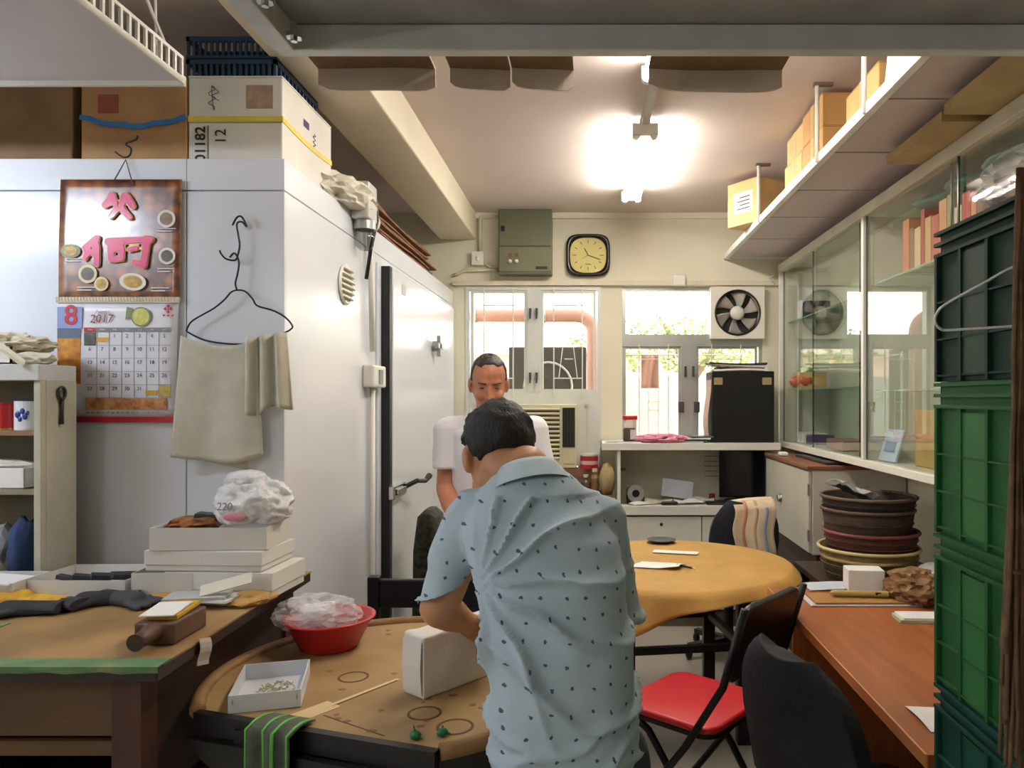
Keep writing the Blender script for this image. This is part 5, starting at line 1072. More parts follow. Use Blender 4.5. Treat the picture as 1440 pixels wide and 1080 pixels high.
MB().cap((-.09,.02,.026),(.1,.0,.026),.012,.012).build('rolled_paper', M('roll_yellow','#b7a35e',.5), t, smooth=True); MB().cap((.06,.0,.028),(.13,-.005,.03),.008,.006).build('dark_brush', blackmetal, t, smooth=True)
c0 = dp(1220, 838); one('paper_cube', 'white memo block standing on the brown desk', 'block', MB().obox((c0.x+.005, c0.y+.055, dz1+.014+.04), (.135,.09,.08), (0,0,-6)), paper, bevel=.003)
c0 = dp(1282, 845); t = thing('paper_bag', 'crumpled brown paper bag against the crates on the desk', 'bag', (c0.x+.02, c0.y+.02, dz1+.001)); MB().blob((0,0,.045), (.09,.11,.055), 121, .5, 4, flat=-.044).build('bag', M('bag_brown','#7c5a36',.8,var=.25,scale=20), t, smooth=False); MB().blob((.09,-.03,.03), (.05,.06,.03), 122, .4, 3, flat=-.029).build('white_lining', M('lining_white','#c9c2b4',.6), t, smooth=False)
c0 = dp(1303, 812); one('white_packets', 'pale packets piled behind the paper bag on the desk', 'packet', MB().blob((c0.x+.06, c0.y-.02, dz1+.03), (.09,.08,.03), 123, .35, 3, flat=-.029), M('pale_packet','#b9b9bb',.5,var=.2,scale=25), smooth=False)
c0 = dp(1280, 872); t = thing('paper_stack', 'stack of white paper with greenish edge on the brown desk', 'papers', (c0.x+.06, c0.y, dz1+.0005)); MB().obox((0,0,.005), (.21,.09,.01), (0,0,-4)).build('backing', M('greenish_card','#b8bf9c',.6), t); MB().obox((.005,.004,.013), (.2,.085,.006), (0,0,-2)).build('sheets', paper, t)
c0 = dp(1296, 1012); one('white_slip', 'white slip of paper on the near end of the brown desk', 'paper', MB().sheet(lambda u, v: Vector((c0.x-.01+.12*u, c0.y-.07+.14*v, dz1+.002+.006*math.sin(v*3+u))), 6, 6, .0015), paper)

# ------------------------------------------------------------------ round dining table with ochre cloth
ycx, ycy, yr, yz = .385, 3.50, .55, .74
yt = thing('round_table', 'round table by the window under an ochre cloth', 'table', (ycx, ycy, 0))
MB().lathe([(.001,yz-.03),(yr-.02,yz-.03),(yr-.015,yz-.003),(.001,yz-.003)], 48).build('tabletop', blackmetal, yt)
for a in range(45, 360, 90):
    x, y = .36*math.cos(R(a+8)), .36*math.sin(R(a+8)); MB().box(x-.028, x+.028, y-.028, y+.028, 0, yz-.03).build('leg', black, yt)
for a in range(45, 360, 90): MB().bar((.36*math.cos(R(a+8)), .36*math.sin(R(a+8)), .42), (.36*math.cos(R(a+98)), .36*math.sin(R(a+98)), .42), .03, .03).build('stretcher', black, yt)
for a in range(45, 360, 90): MB().bar((.36*math.cos(R(a+8)), .36*math.sin(R(a+8)), .67), (.36*math.cos(R(a+98)), .36*math.sin(R(a+98)), .67), .03, .07).build('apron', black, yt)
def ycl():
    m = MB(); n = 96; rings = [(0.001,0),(.2,0),(.4,0),(yr-.02,0),(yr,-.004),(yr+.012,-.018)]; 
    for r_, dz_ in rings:
        for j in range(n):
            t = 2*math.pi*j/n; m.v.append(Vector((r_*math.cos(t), r_*math.sin(t), yz+dz_+.002*math.sin(5*t)*r_)))
    K = 6
    for k in range(1, K+1):
        for j in range(n):
            t = 2*math.pi*j/n
            d = math.exp(-((t-R(238))/.42)**2)*.15+math.exp(-((t-R(210))/.4)**2)*.09+.028+.01*math.sin(t*3)+math.exp(-((t-R(150))/.5)**2)*.08
            fold = .022*math.sin(t*13+1)*(k/K)*min(1, d/.1)
            r_ = yr+.014+.02*(k/K)+fold; m.v.append(Vector((r_*math.cos(t), r_*math.sin(t), yz-.018-d*k/K)))
    N = len(rings)+K
    for i in range(N-1):
        for j in range(n): m.f.append((i*n+j, i*n+(j+1) % n, (i+1)*n+(j+1) % n, (i+1)*n+j))
    m.f.append(tuple(reversed(range(n)))); return m
m = ycl(); m.v = [v+Vector((ycx,ycy,.002)) for v in m.v]
tcl = tag(m.build('tablecloth', M('ochre_cloth','#b08640',.7,col2='#c0964a',scale=6,bump=.25,bscale=24), None, smooth=True), 'ochre oilcloth draped over the round table by the window', 'tablecloth')
md = tcl.modifiers.new('solid', 'SOLIDIFY'); md.thickness = .002; md.offset = -1
def yp(px, py): return dp(px, py, yz+.006)
c0 = yp(950, 777); one('paper_slip', 'long white slip farther back on the ochre cloth', 'paper', MB().obox((c0.x, c0.y, yz+.008), (.22,.06,.003), (0,0,-14)), paper)
c0 = yp(922, 793); one('paper_sheet', 'folded white sheet nearer on the ochre cloth', 'paper', MB().sheet(lambda u, v: Vector((c0.x-.11+.2*u+.05*v, c0.y-.07+.13*v-.05*u, yz+.008+.03*max(0,u-.55)*(1-v)+.004*math.sin(v*5))), 10, 8, .0015), paper)
c0 = yp(963, 798); t = thing('ballpoint_pen', 'black pen beside the folded sheet on the ochre cloth', 'pen', (c0.x, c0.y, yz+.011), -50); MB().cap((-.045,0,0),(.04,0,0),.005,.005,8).build('barrel', black, t, smooth=True); MB().cap((.045,0,0),(.062,0,-.002),.004,.0012,8).build('tip', chrome, t, smooth=True)
one('dark_lid', 'flat dark dish at the far rim of the ochre table', 'dish', MB().lathe([(.001,.004),(.05,.004),(.075,.014),(.078,.014),(.055,0),(.001,0)], 28, (yp(930,762).x, yp(930,762).y, yz+.006)), M('dish_dark','#2c2a26',.4))

# ------------------------------------------------------------------ chairs
fc = thing('folding_chair', 'folding chair with a red padded seat and black frame', 'chair', (.36, 2.60, 0), -130)
redv = M('red_vinyl', '#c4222c', .4, var=.05)
def rrect(hx_, hy_, r_, n=6):
    o = []
    for cx_, cy_, a0 in ((hx_-r_,hy_-r_,0),(-hx_+r_,hy_-r_,90),(-hx_+r_,-hy_+r_,180),(hx_-r_,-hy_+r_,270)):
        for k in range(n+1): o.append((cx_+r_*math.cos(R(a0+90*k/n)), cy_+r_*math.sin(R(a0+90*k/n))))
    return o
MB().prism(rrect(.195,.19,.06), 'z', .445, .47).build('seat', redv, fc, bevel=.01, seg=3)
MB().prism(rrect(.19,.185,.06), 'z', .43, .444).build('seat_base', black, fc)
bk = MB(); bk.prism(rrect(.19,.13,.05), 'y', -.012, .012).xform(Matrix.Translation((0,.265,.745)) @ Matrix.Rotation(R(-16),4,'X')); bk.build('backrest', black, fc, bevel=.008)
q = MB(); q.prism(rrect(.18,.12,.045), 'y', -.016, -.0125).xform(Matrix.Translation((0,.265,.745)) @ Matrix.Rotation(R(-16),4,'X')); q.build('back_pad', redv, fc)
for s in (-1, 1):
    MB().tube([(s*.205,.31,.87),(s*.205,.235,.62),(s*.205,.1,.4),(s*.205,-.2,0)], .0125, 10).build('front_leg', blackmetal, fc, smooth=True)
    MB().tube([(s*.18,-.13,.435),(s*.18,-.06,.4),(s*.18,.05,.26),(s*.18,.22,0)], .0125, 10).build('rear_leg', blackmetal, fc, smooth=True)
MB().cyl((-.18,.16,.09),(.18,.16,.09),.01).build('stretcher', blackmetal, fc); MB().cyl((-.205,-.14,.08),(.205,-.14,.08),.01).build('stretcher', blackmetal, fc)
def office_chair(label, loc, rz, col, towel=False, hb=.9, w=.21):
    t = thing('office_chair', label, 'chair', loc, rz); m_ = M('chair_'+col, col, .85, var=.15, scale=30, bump=.1)
    MB().prism(rrect(.22,.21,.09), 'z', .42, .49).build('seat', m_, t, bevel=.025, seg=3)
    def bf(u, v):
        x = (u-.5)*2; z_ = .53+(hb-.53)*v; wv = w*(1-.10*abs(v-.45)*2)*(1 if v < .6 else math.sqrt(max(.03, 1-((v-.6)/.41)**2*.8)))
        return Vector((x*wv, .23+.05*v-.05*x*x*.6, z_))
    b_ = MB().sheet(bf, 18, 18, .05); b_.build('backrest', m_, t, smooth=False, bevel=.012, seg=3)
    MB().bar((0,.1,.40),(0,.26,.62),.05,.015).build('back_bar', black, t)
    MB().cyl((0,0,.08),(0,0,.42),.028).build('gas_post', blackmetal, t)
    for k in range(5):
        a = R(72*k+10); MB().bar((0,0,.09),(.26*math.cos(a),.26*math.sin(a),.075),.04,.03).build('base_arm', black, t); MB().ell((.26*math.cos(a),.26*math.sin(a),.032),(.022,.022,.031),n=12,m=8).build('castor', black, t, smooth=True)
    return t
office_chair('black office chair drawn up to the near end of the brown desk', (.72,1.86,0), 108, '#16161b', hb=.90, w=.235)
oc2 = office_chair('dark blue office chair beyond the ochre table', (.82,4.42,0), 190, '#1d2430', hb=.93, w=.2)
tw2 = thing('towel', 'cream checked towel draped over the dark blue chair back', 'towel', (.95,4.15,.6))
twl = M('towel_check','#d8cdb4',.9,var=.08,scale=10,col2='#cfb79a')
MB().sheet(lambda u, v: Vector((PX(1032+58*u,4.1)+.008*math.sin(v*8), 4.10+.02*math.sin(u*8)*v-.02*v+.06*max(0,.12-v)*5, .945-.03*math.sin(u*2.5)*0-.30*v*(1-.2*(1-u))-.02*(1-u)*(1-u))), 16, 16, .006).build('front_drop', twl, tw2, smooth=True, world=True)
MB().sheet(lambda u, v: Vector((PX(1032+58*u,4.1), 4.14+.12*v, .945-.02*(1-u)**2+.004*math.sin(v*3)-.12*max(0,v-.5))), 12, 8, .006).build('top_fold', twl, tw2, smooth=True, world=True)
for k, (xx, c_) in enumerate(((1045,'#c98a6a'),(1060,'#b9a07a'),(1074,'#8fa0b4'))):
    MB().sheet(lambda u, v: Vector((PX(xx+4*u,4.1)+.008*math.sin(v*8), 4.094+.02*math.sin((xx-1032)/58*8)*v-.02*v+.06*max(0,.12-v)*5, .945-.30*v*.93-.006)), 2, 14, .003).build('stripe', M('stripe_'+str(k), c_, .9), tw2, smooth=True, world=True)
bc = thing('wooden_chair', 'black wooden chair between the cold room and the man in white', 'chair', (-.56, 2.86, 0))
for x in (-.2, .2):
    MB().box(x-.02, x+.02, -.21, -.17, 0, .87).build('back_post', black, bc, bevel=.004); MB().box(x-.02, x+.02, .16, .2, 0, .44).build('leg', black, bc)
MB().box(-.18,.18,-.205,-.175,.76,.86).build('top_rail', black, bc, bevel=.006); MB().box(-.18,.18,-.2,-.18,.58,.64).build('back_rail', black, bc); MB().box(-.22,.22,-.17,.21,.44,.47).build('seat', black, bc, bevel=.006)
for y in (-.19, .18): MB().box(-.2,.2,y-.012,y+.012,.2,.24).build('stretcher', black, bc)
one('shoulder_bag', 'dark patterned bag standing by the cold room door', 'bag', MB().loft([((-.745,3.55,.001),(.06,0,0),(0,.12,0)),((-.745,3.55,.3),(.075,0,0),(0,.14,0)),((-.745,3.55,.8),(.068,0,0),(0,.13,0)),((-.745,3.55,.95),(.05,0,0),(0,.11,0)),((-.745,3.55,.98),(.02,0,0),(0,.08,0))], 24, .6), M('dark_pattern','#1c1c16',.8,col2='#4a4a34',scale=40), smooth=True)

# ------------------------------------------------------------------ stacked green crates, rope, hanger
cxl, cya, cyb, ch = .708, .95, 1.548, .3065
greens = ['#1e5a50','#2a6b3c','#2b7440','#2f7a44','#2b7a40','#1f5f4c']
def crate(i):
    t = thing('plastic_crate', ['dark green plastic crate at the floor end of the stack','green plastic crate second from the floor in the stack','teal green plastic crate level with the desktop','green plastic crate third from the top of the stack','bright green plastic crate second from the top of the stack','dark green plastic crate on top of the stack'][i], 'crate', (cxl+.2, (cya+cyb)/2, .001+i*ch), 0, 'stacked green crates')
    m_ = M('crate_green_'+str(i), ['#123a30','#1f5230','#14443a','#235a30','#245c2e','#0d2e22'][i], .6, var=.08, spec=.25)
    L, W_ = .299, .2; H = ch-.0008
    MB().box(-W_+.02, W_-.02, -L+.02, L-.02, .004, .012).build('base', m_, t)
    for s in (-1, 1):
        MB().box(s*(W_-.012)-.002, s*(W_-.012)+.002, -L+.01, L-.01, 0, H).build('side_wall', m_, t)
        MB().box(-W_+.01, W_-.01, s*(L-.012)-.002, s*(L-.012)+.002, 0, H).build('end_wall', m_, t)
        for z_ in (H-.006, H-.028, H-.05): MB().box(min(s*W_, s*(W_-.012)), max(s*W_, s*(W_-.012)), -L, L, z_-.003, z_+.004).build('rim_ridge', m_, t)
        for z_ in (H-.006, H-.028, H-.05): MB().box(-W_+.012, W_-.012, min(s*L, s*(L-.012)), max(s*L, s*(L-.012)), z_-.003, z_+.004).build('rim_ridge', m_, t)
        for z_ in (.012, .085, .16): MB().box(min(s*(W_-.002), s*(W_-.012)), max(s*(W_-.002), s*(W_-.012)), -L+.005, L-.005, z_-.002, z_+.002).build('side_ridge', m_, t)
        for k in range(5):
            x = -W_+.008+k*(2*W_-.016)/4; MB().box(x-.005, x+.005, min(s*(L-.001), s*(L-.012)), max(s*(L-.001), s*(L-.012)), 0, H-.053).build('rib', m_, t)
        for k in range(7):
            y = -L+.008+k*(2*L-.016)/6
            if k == 6: y = L-.006
            MB().box(min(s*(W_-.001), s*(W_-.012)), max(s*(W_-.001), s*(W_-.012)), y-.005, y+.005, 0, H-.053).build('rib', m_, t)
            if k in (1, 4): MB().box(min(s*(W_-.004), s*(W_-.012)), max(s*(W_-.004), s*(W_-.012)), y+.002, y+.097, .012, H-.06).build('smooth_panel', M('crate_panel_'+str(i), ['#154034','#26603a','#174c3c','#2a6a38','#2c6c38','#113628'][i], .5, spec=.3), t)
    return t
for i in range(6): crate(i)
ctop = .001+6*ch
one('clear_bag', 'clear plastic bag lying on the top green crate', 'bag', MB().blob((.92, 1.25, ctop+.05), (.2,.28,.06), 141, .3, 4, flat=-.049), plastic_bag_mat('crate_bag','#d8d8d4',.5,.15), smooth=False)
# wire hanger hung in front of the crates
HGX = .66
hg = thing('wire_hanger', 'shiny wire hanger hung in front of the green crates', 'hanger', (HGX, 1.2, 1.6))
def hq(px, py, Y=1.25): return P(px, py, Y*1.0)-Vector((0,0,0))
a_ = P(1320,447,1.25); 
MB().tube(spl([P(1560,330,1.16), P(1440,369,1.2), P(1380,400,1.22), P(1330,428,1.245), P(1318,440,1.25), P(1315,452,1.25), P(1322,462,1.25), P(1340,464,1.245), P(1440,458,1.2), P(1580,452,1.14), P(1640,445,1.12), P(1636,420,1.12), P(1560,330,1.16)]), .0024, 8).build('wire_frame', M('bright_wire','#dcdcd8',.3,.3), hg, smooth=True, world=True)
MB().tube(spl([P(1560,330,1.16), P(1558,300,1.16), P(1575,270,1.16), P(1560,240,1.16), P(1535,250,1.16)]), .0022, 8).build('hook', chrome, hg, smooth=True, world=True)
one('hanging_hook_rod', 'thin steel rod under the rack carrying the hanger and rope', 'rod', MB().tube([P(1450,235,1.08), P(1548,242,1.16), P(1600,246,1.2)], .005, 8).tube([P(1548,242,1.16), (P(1548,242,1.16).x, 1.16, SZ)], .004, 8).tube([P(1450,235,1.08), (P(1450,235,1.08).x, 1.08, SZ)], .004, 8), steel)
rp = thing('rope_bundle', 'frayed brown string bundle hanging beside the green crates', 'rope', (PX(1425,1.08), 1.08, .6))
rpm = M('jute_brown','#6a5138',.9,var=.3,scale=40)
for k in range(26):
    a0 = rnd(0,6.28); px0 = rnd(1432,1452); pb_ = rnd(1404,1440); ye = rnd(880,1110); dd = rnd(-.02,.02)
    pts = []
    for i in range(9):
        f = i/8; x = px0+(pb_-px0)*f**1.3*(1 if True else 0)+3*math.sin(f*7+k); y = 236+(ye-236)*f
        if .45 < f < .6: x = 1428+(x-1428)*.55
        pts.append(P(x, y, 1.08+dd*f))
    MB().tube(pts, .0032, 5).build('strand', rpm, rp, smooth=True, world=True)
MB().tube([P(1418,802,1.07),P(1428,806,1.06),P(1440,803,1.07),P(1430,800,1.1)], .004, 5, True).build('knot', rpm, rp, smooth=True, world=True)
# ------------------------------------------------------------------ people
skin = M('skin', '#c08a66', .5, var=.06, scale=12); skin2 = M('skin_ruddy', '#b87a5c', .5, var=.07, scale=12)
hairm = M('black_hair', '#100e0b', .6, var=.3, scale=60, bump=.5, bscale=180, stretch=(1,1,.3)); hairg = M('greying_hair', '#262019', .5, var=.3, scale=50, bump=.4, bscale=160)
def frame(f, up=(0,0,1)):
    f = Vector(f).normalized(); u = Vector(up); u = (u-f*u.dot(f)).normalized(); x = f.cross(u)
    return Matrix((x, f, u)).transposed()        # columns: right, forward, up
def head_shapes(mb, T, s=1.0):
    M3 = T.to_3x3()
    def e(c, r): mb.ell(T @ (Vector(c)*s), tuple(q*s for q in r), M3)
    e((0,-.008,.035), (.074,.093,.085)); e((0,.018,-.02), (.066,.074,.092)); e((0,.045,-.085), (.042,.04,.03)); e((0,.0,-.06), (.058,.06,.045))
    e((0,.066,.028), (.05,.022,.016)); e((.035,.068,-.03), (.024,.02,.024)); e((-.035,.068,-.03), (.024,.02,.024))
    mb.cap(T @ Vector((0,.088*s,.012*s)), T @ Vector((0,.103*s,-.03*s)), .007*s, .013*s, 10); e((.011,.094,-.032), (.008,.009,.007)); e((-.011,.094,-.032), (.008,.009,.007))
    e((0,.084,-.062), (.024,.010,.007)); e((0,.082,-.073), (.02,.010,.007))
    for sx in (-1, 1): e((sx*.077,-.006,-.008), (.010,.021,.032)); e((sx*.074,.002,-.03), (.009,.011,.012))
def hair_cap(T, s, keep, r=(.082,.104,.098), c=(0,-.010,.036), amp=.004, seed=0, th=.012):
    m = MB(); n, k = 48, 32; g = {}
    for i in range(k+1):
        ph = math.pi/2-math.pi*i/k
        for j in range(n):
            t = 2*math.pi*j/n; d = Vector((math.cos(ph)*math.cos(t), math.cos(ph)*math.sin(t), math.sin(ph)))
            g[i,j] = d
    q = MB(); idx = {}
    def pt(d, off):
        a = amp*noise.noise(d*5+Vector((seed,0,0)))+amp*.7*noise.noise(d*14)
        return T @ (Vector((c[0]+d.x*(r[0]+off+a), c[1]+d.y*(r[1]+off+a), c[2]+d.z*(r[2]+off+a)))*s)
    faces = []
    for i in range(k):
        for j in range(n):
            cs = [(i,j),(i,(j+1) % n),(i+1,(j+1) % n),(i+1,j)]
            mid = sum((g[a] for a in cs), Vector())/4
            L = Vector((c[0]+mid.x*r[0], c[1]+mid.y*r[1], c[2]+mid.z*r[2]))
            if keep(L, mid): faces.append(cs)
    eds = {}
    for cs in faces:
        for a, b in zip(cs, cs[1:]+cs[:1]): eds[a,b] = 1
    rim = {}
    for (a, b) in eds:
        if (b, a) not in eds: rim[a] = 1; rim[b] = 1
    for cs in faces:
        for a in cs:
            for lay in (0, 1):
                if (a,lay) not in idx: idx[a,lay] = len(q.v); q.v.append(pt(g[a], -th if lay else (-th*.75 if a in rim else 0)))
        q.f.append(tuple(idx[a,0] for a in cs)); q.f.append(tuple(idx[a,1] for a in reversed(cs)))
    cnt = {}
    for cs in faces:
        for a, b in zip(cs, cs[1:]+cs[:1]): cnt[a,b] = 1
    for (a, b) in cnt:
        if (b, a) not in cnt: q.f.append((idx[a,0], idx[a,1], idx[b,1], idx[b,0]))
    return q
def hand(mb, wrist, fwd, palm_n, thumb_side, curl=(35,45,30), spread=.3, s=1.0):
    """palm from the wrist along fwd; palm_n = direction the palm faces; fingers curl towards palm_n"""
    f = Vector(fwd).normalized(); pn = Vector(palm_n); pn = (pn-f*pn.dot(f)).normalized(); sd = f.cross(pn)*thumb_side
    w = Vector(wrist)
    mb.cap(w-f*.02*s, w+f*.01*s, .025*s, .024*s)
    for o in (-.027, -.009, .009, .027): mb.cap(w+f*.015*s+sd*o*s*.8, w+f*.082*s+sd*o*s, .0135*s, .0115*s)
    for i, (o, ln) in enumerate(((.029,.072),(.010,.080),(-.010,.074),(-.029,.058))):
        p = w+f*.085*s+sd*o*s; a = 0; dirv = (f+sd*spread*o*8).normalized()
        for k, fr in enumerate((.45,.32,.25)):
            a += R(curl[k]*(1+.06*i)); d = dirv*math.cos(a)+pn*math.sin(a); p2 = p+d*ln*fr*s; mb.cap(p, p2, (.0088-.0008*k)*s, (.0082-.0008*k)*s, 10); p = p2
    p = w+f*.02*s+sd*.028*s; p2 = p+(f*.6+sd*.7+pn*.35).normalized()*.042*s; p3 = p2+(f*.85+sd*.2+pn*.5).normalized()*.032*s; p4 = p3+(f*.85-sd*.05+pn*.55).normalized()*.026*s
    mb.cap(p, p2, .015*s, .0105*s); mb.cap(p2, p3, .0105*s, .0095*s, 10); mb.cap(p3, p4, .0092*s, .008*s, 10)
def shirt_pattern(name, base, dot):
    m = M(name, base, .75, var=.03, bump=.1, bscale=300); nt = m.node_tree; b = nt.nodes['Principled BSDF']; tc = nt.nodes.new('ShaderNodeTexCoord')
    sp = nt.nodes.new('ShaderNodeSeparateXYZ'); nt.links.new(tc.outputs['Object'], sp.inputs[0]); cb = nt.nodes.new('ShaderNodeCombineXYZ')
    ad = nt.nodes.new('ShaderNodeMath'); ad.operation = 'MULTIPLY_ADD'; ad.inputs[1].default_value = .35
    nt.links.new(sp.outputs['Y'], ad.inputs[0]); nt.links.new(sp.outputs['X'], ad.inputs[2]); nt.links.new(ad.outputs[0], cb.inputs[0]); nt.links.new(sp.outputs['Z'], cb.inputs[1])
    v = nt.nodes.new('ShaderNodeTexVoronoi'); v.voronoi_dimensions = '2D'; v.inputs['Scale'].default_value = 25; v.inputs['Randomness'].default_value = .3
    nz = nt.nodes.new('ShaderNodeTexNoise'); nz.inputs['Scale'].default_value = 190; nt.links.new(cb.outputs[0], nz.inputs['Vector']); nt.links.new(cb.outputs[0], v.inputs['Vector'])
    a2 = nt.nodes.new('ShaderNodeMath'); a2.operation = 'MULTIPLY_ADD'; a2.inputs[1].default_value = .20; nt.links.new(nz.outputs['Fac'], a2.inputs[0]); nt.links.new(v.outputs['Distance'], a2.inputs[2])
    lt = nt.nodes.new('ShaderNodeMath'); lt.operation = 'LESS_THAN'; lt.inputs[1].default_value = .182; nt.links.new(a2.outputs[0], lt.inputs[0])
    old = b.inputs['Base Color'].links[0].from_socket; mx = nt.nodes.new('ShaderNodeMix'); mx.data_type = 'RGBA'; nt.links.new(lt.outputs[0], mx.inputs['Factor']); nt.links.new(old, mx.inputs['A']); mx.inputs['B'].default_value = (*lin(dot), 1)
    nt.links.new(mx.outputs['Result'], b.inputs['Base Color']); return m
def person(name, label, mb, mat, voxel=.0055):
    r = remesh(mb, voxel, 4); return tag(r.build(name, mat, None, smooth=True), label, 'person')
V = Vector

# ---- man in the pale blue patterned shirt, seen from behind
hf = V((-.22,.72,-.62)); hc = V((-.203,1.705,1.368)); HB = Matrix.Translation(hc) @ frame(hf).to_4x4()
b = MB(); head_shapes(b, HB, .98)
nb = V((-.122,1.62,1.325)); b.cap(nb, HB @ V((0,-.035,-.05)), .056, .052); b.cap(nb+V((0,-.005,-.02)), nb+V((-.012,.01,.022)), .058, .052)
b.loft([(V((-.035,1.455,.78)),(.13,0,0),(0,.095,0)), (V((-.053,1.475,.98)),(.125,0,0),(0,.09,0)), (V((-.075,1.515,1.118)),(.125,0,0),(0,.085,0)), (V((-.10,1.565,1.2)),(.13,0,0),(0,.075,0)), (V((-.118,1.605,1.265)),(.10,0,0),(0,.06,0)), (V((-.122,1.62,1.32)),(.06,0,0),(0,.05,0))])
lsh, lel, lwr = V((-.248,1.61,1.245)), V((-.318,1.60,1.055)), V((-.285,1.735,.985))
b.cap(V((-.15,1.6,1.245)), lsh+V((0,0,-.012)), .036, .04); b.cap(lsh+V((0,0,-.012)), lel, .042, .041); b.cap(lel, lel.lerp(lwr,.45), .042, .038); b.cap(lel.lerp(lwr,.45), lwr, .038, .026)
hand(b, lwr+V((.005,.012,-.004)), V((.25,.62,-.42)), V((.45,.1,-.9)), -1, (30,50,35), .2, 1.0)
rsh, rel, rwr = V((.03,1.61,1.238)), V((.062,1.63,1.03)), V((-.06,1.80,.985))
b.cap(V((-.06,1.6,1.235)), rsh+V((0,0,-.012)), .036, .04); b.cap(rsh+V((0,0,-.012)), rel, .042, .041); b.cap(rel, rwr, .04, .026)
hand(b, rwr+V((-.01,.0,-.002)), V((-.75,.25,-.35)), V((-.3,-.2,-.9)), 1, (30,50,35), .2, 1.0)
for s in (-1, 1):
    hp_ = V((-.035+s*.075,1.455,.80)); kn = V((-.03+s*.085,1.475,.46)); an = V((-.03+s*.09,1.44,.09))
    b.cap(hp_, kn, .078, .055); b.cap(kn, kn.lerp(an,.4), .052, .05); b.cap(kn.lerp(an,.4), an, .05, .034); b.cap(an+V((0,-.02,-.04)), an+V((s*.02,.14,-.06)), .035, .03)
man = person('person', 'man in a pale blue patterned shirt bending over the round work table', b, skin)
def keepb(L, d):
    if L.y > .055 and L.z < .085: return False
    if L.z < -.045: return False
    if abs(d.x) > .72 and L.y > -.03 and L.z < .03: return False
    if L.y > .02 and L.z < .05: return False
    return True
hair_cap(HB, .98, keepb, r=(.084,.108,.098), c=(0,-.014,.030), seed=3, amp=.006, th=.02).build('hair', hairm, man, smooth=True, world=True)
sb = MB().loft([(V((-.03,1.455,.66)),(.158,0,0),(0,.125,0)), (V((-.035,1.455,.74)),(.156,0,0),(0,.125,0)), (V((-.04,1.46,.82)),(.149,0,0),(0,.12,0)), (V((-.05,1.468,.92)),(.144,0,0),(0,.116,0)), (V((-.055,1.48,.99)),(.146,0,0),(0,.113,0)), (V((-.075,1.51,1.118)),(.155,0,0),(0,.113,0)), (V((-.10,1.555,1.215)),(.168,0,0),(0,.11,0)), (V((-.115,1.59,1.275)),(.142,0,0),(0,.09,0)), (V((-.121,1.615,1.335)),(.085,0,0),(0,.07,0)), (V((-.123,1.625,1.35)),(.06,0,0),(0,.055,0))], 32, .85)
sb.cap(V((-.17,1.6,1.272)), lsh, .052, .06); sb.cap(lsh, V((-.29,1.6,1.16)), .064, .06)
sb.loft([(V((-.265,1.61,1.24)),(.06,0,.015),(0,.062,0)), (V((-.305,1.598,1.105)),(.056,0,.017),(0,.062,0)), (V((-.312,1.596,1.085)),(.057,0,.018),(0,.063,0))], 20)
sb.cap(V((-.06,1.6,1.272)), rsh, .052, .06)
sb.loft([(V((.034,1.61,1.23)),(.056,0,-.01),(0,.062,0)), (V((.056,1.62,1.09)),(.056,0,-.01),(0,.064,0)), (V((.06,1.62,1.04)),(.058,0,-.01),(0,.066,0))], 20)
r = remesh(sb, .006, 9)
A = V((-.215,0,1.15)); B2 = V((.09,0,.90))
for i, v in enumerate(r.v):
    n_ = r.n[i]; wv = noise.noise(v*7)*1.2
    if v.z < 1.30:
        dA = V((v.x-A.x, 0, v.z-A.z)); rad = dA.length; an_ = math.atan2(dA.z, dA.x)
        f1 = (1-abs(math.sin(an_*6.5+wv*1.3)))**3*math.exp(-((rad-.14)/.13)**2)*.026
        f2 = (1-abs(math.sin((v.z*30+v.x*12)+wv*1.8)))**3*math.exp(-((v.z-.95)/.13)**2)*.022
        f3 = (1-abs(math.sin((v.z*26-v.x*14)+wv*2+1)))**3*math.exp(-((v.z-.80)/.1)**2)*.015
        up = max(0, min(1, (v.x+.24)/.05))
        r.v[i] = v+n_*((f1+f2+f3)*up-.006)+n_*.003*noise.noise(v*16)
bluem = shirt_pattern('blue_pattern_shirt', '#b4c8d3', '#4c5a72')
shirt = r.build('shirt', bluem, man, smooth=True, world=True)
nax = V((-.22,.42,.88)).normalized(); fx_ = frame(nax)   # columns: right, along neck, up
cx_, up_ = fx_.col[0], fx_.col[2]; ca = fx_.col[1]
col = MB(); n = 40; base = nb+V((-.004,-.004,.0))
for k, (h_, ra) in enumerate(((-.022,.092),(-.004,.082),(.020,.069),(.030,.063),(.028,.059),(-.012,.055))):
    for j in range(n):
        t = 2*math.pi*j/n; col.v.append(base+ca*h_+cx_*ra*1.02*math.cos(t)+up_*ra*.9*math.sin(t)+V((0,0,-.0)))
for i in range(5):
    for j in range(n): col.f.append((i*n+j, i*n+(j+1) % n, (i+1)*n+(j+1) % n, (i+1)*n+j))
col.build('collar', M('collar_blue', '#b7ccd4', .75, var=.04), man, smooth=True, world=True)
tr2 = MB()
for s in (-1, 1):
    hp_ = V((-.035+s*.072,1.455,.80)); kn = V((-.03+s*.085,1.475,.46)); an = V((-.03+s*.09,1.445,.06)); tr2.cap(hp_, kn, .085, .07); tr2.loft([(kn,(.07,0,0),(0,.07,0)), (an,(.058,0,0),(0,.062,0))], 18)
tr2.ell((-.035,1.455,.83), (.14,.107,.10))
remesh(tr2, .009, 4).build('trousers', M('grey_trousers', '#3c4048', .85, var=.1), man, smooth=True, world=True)
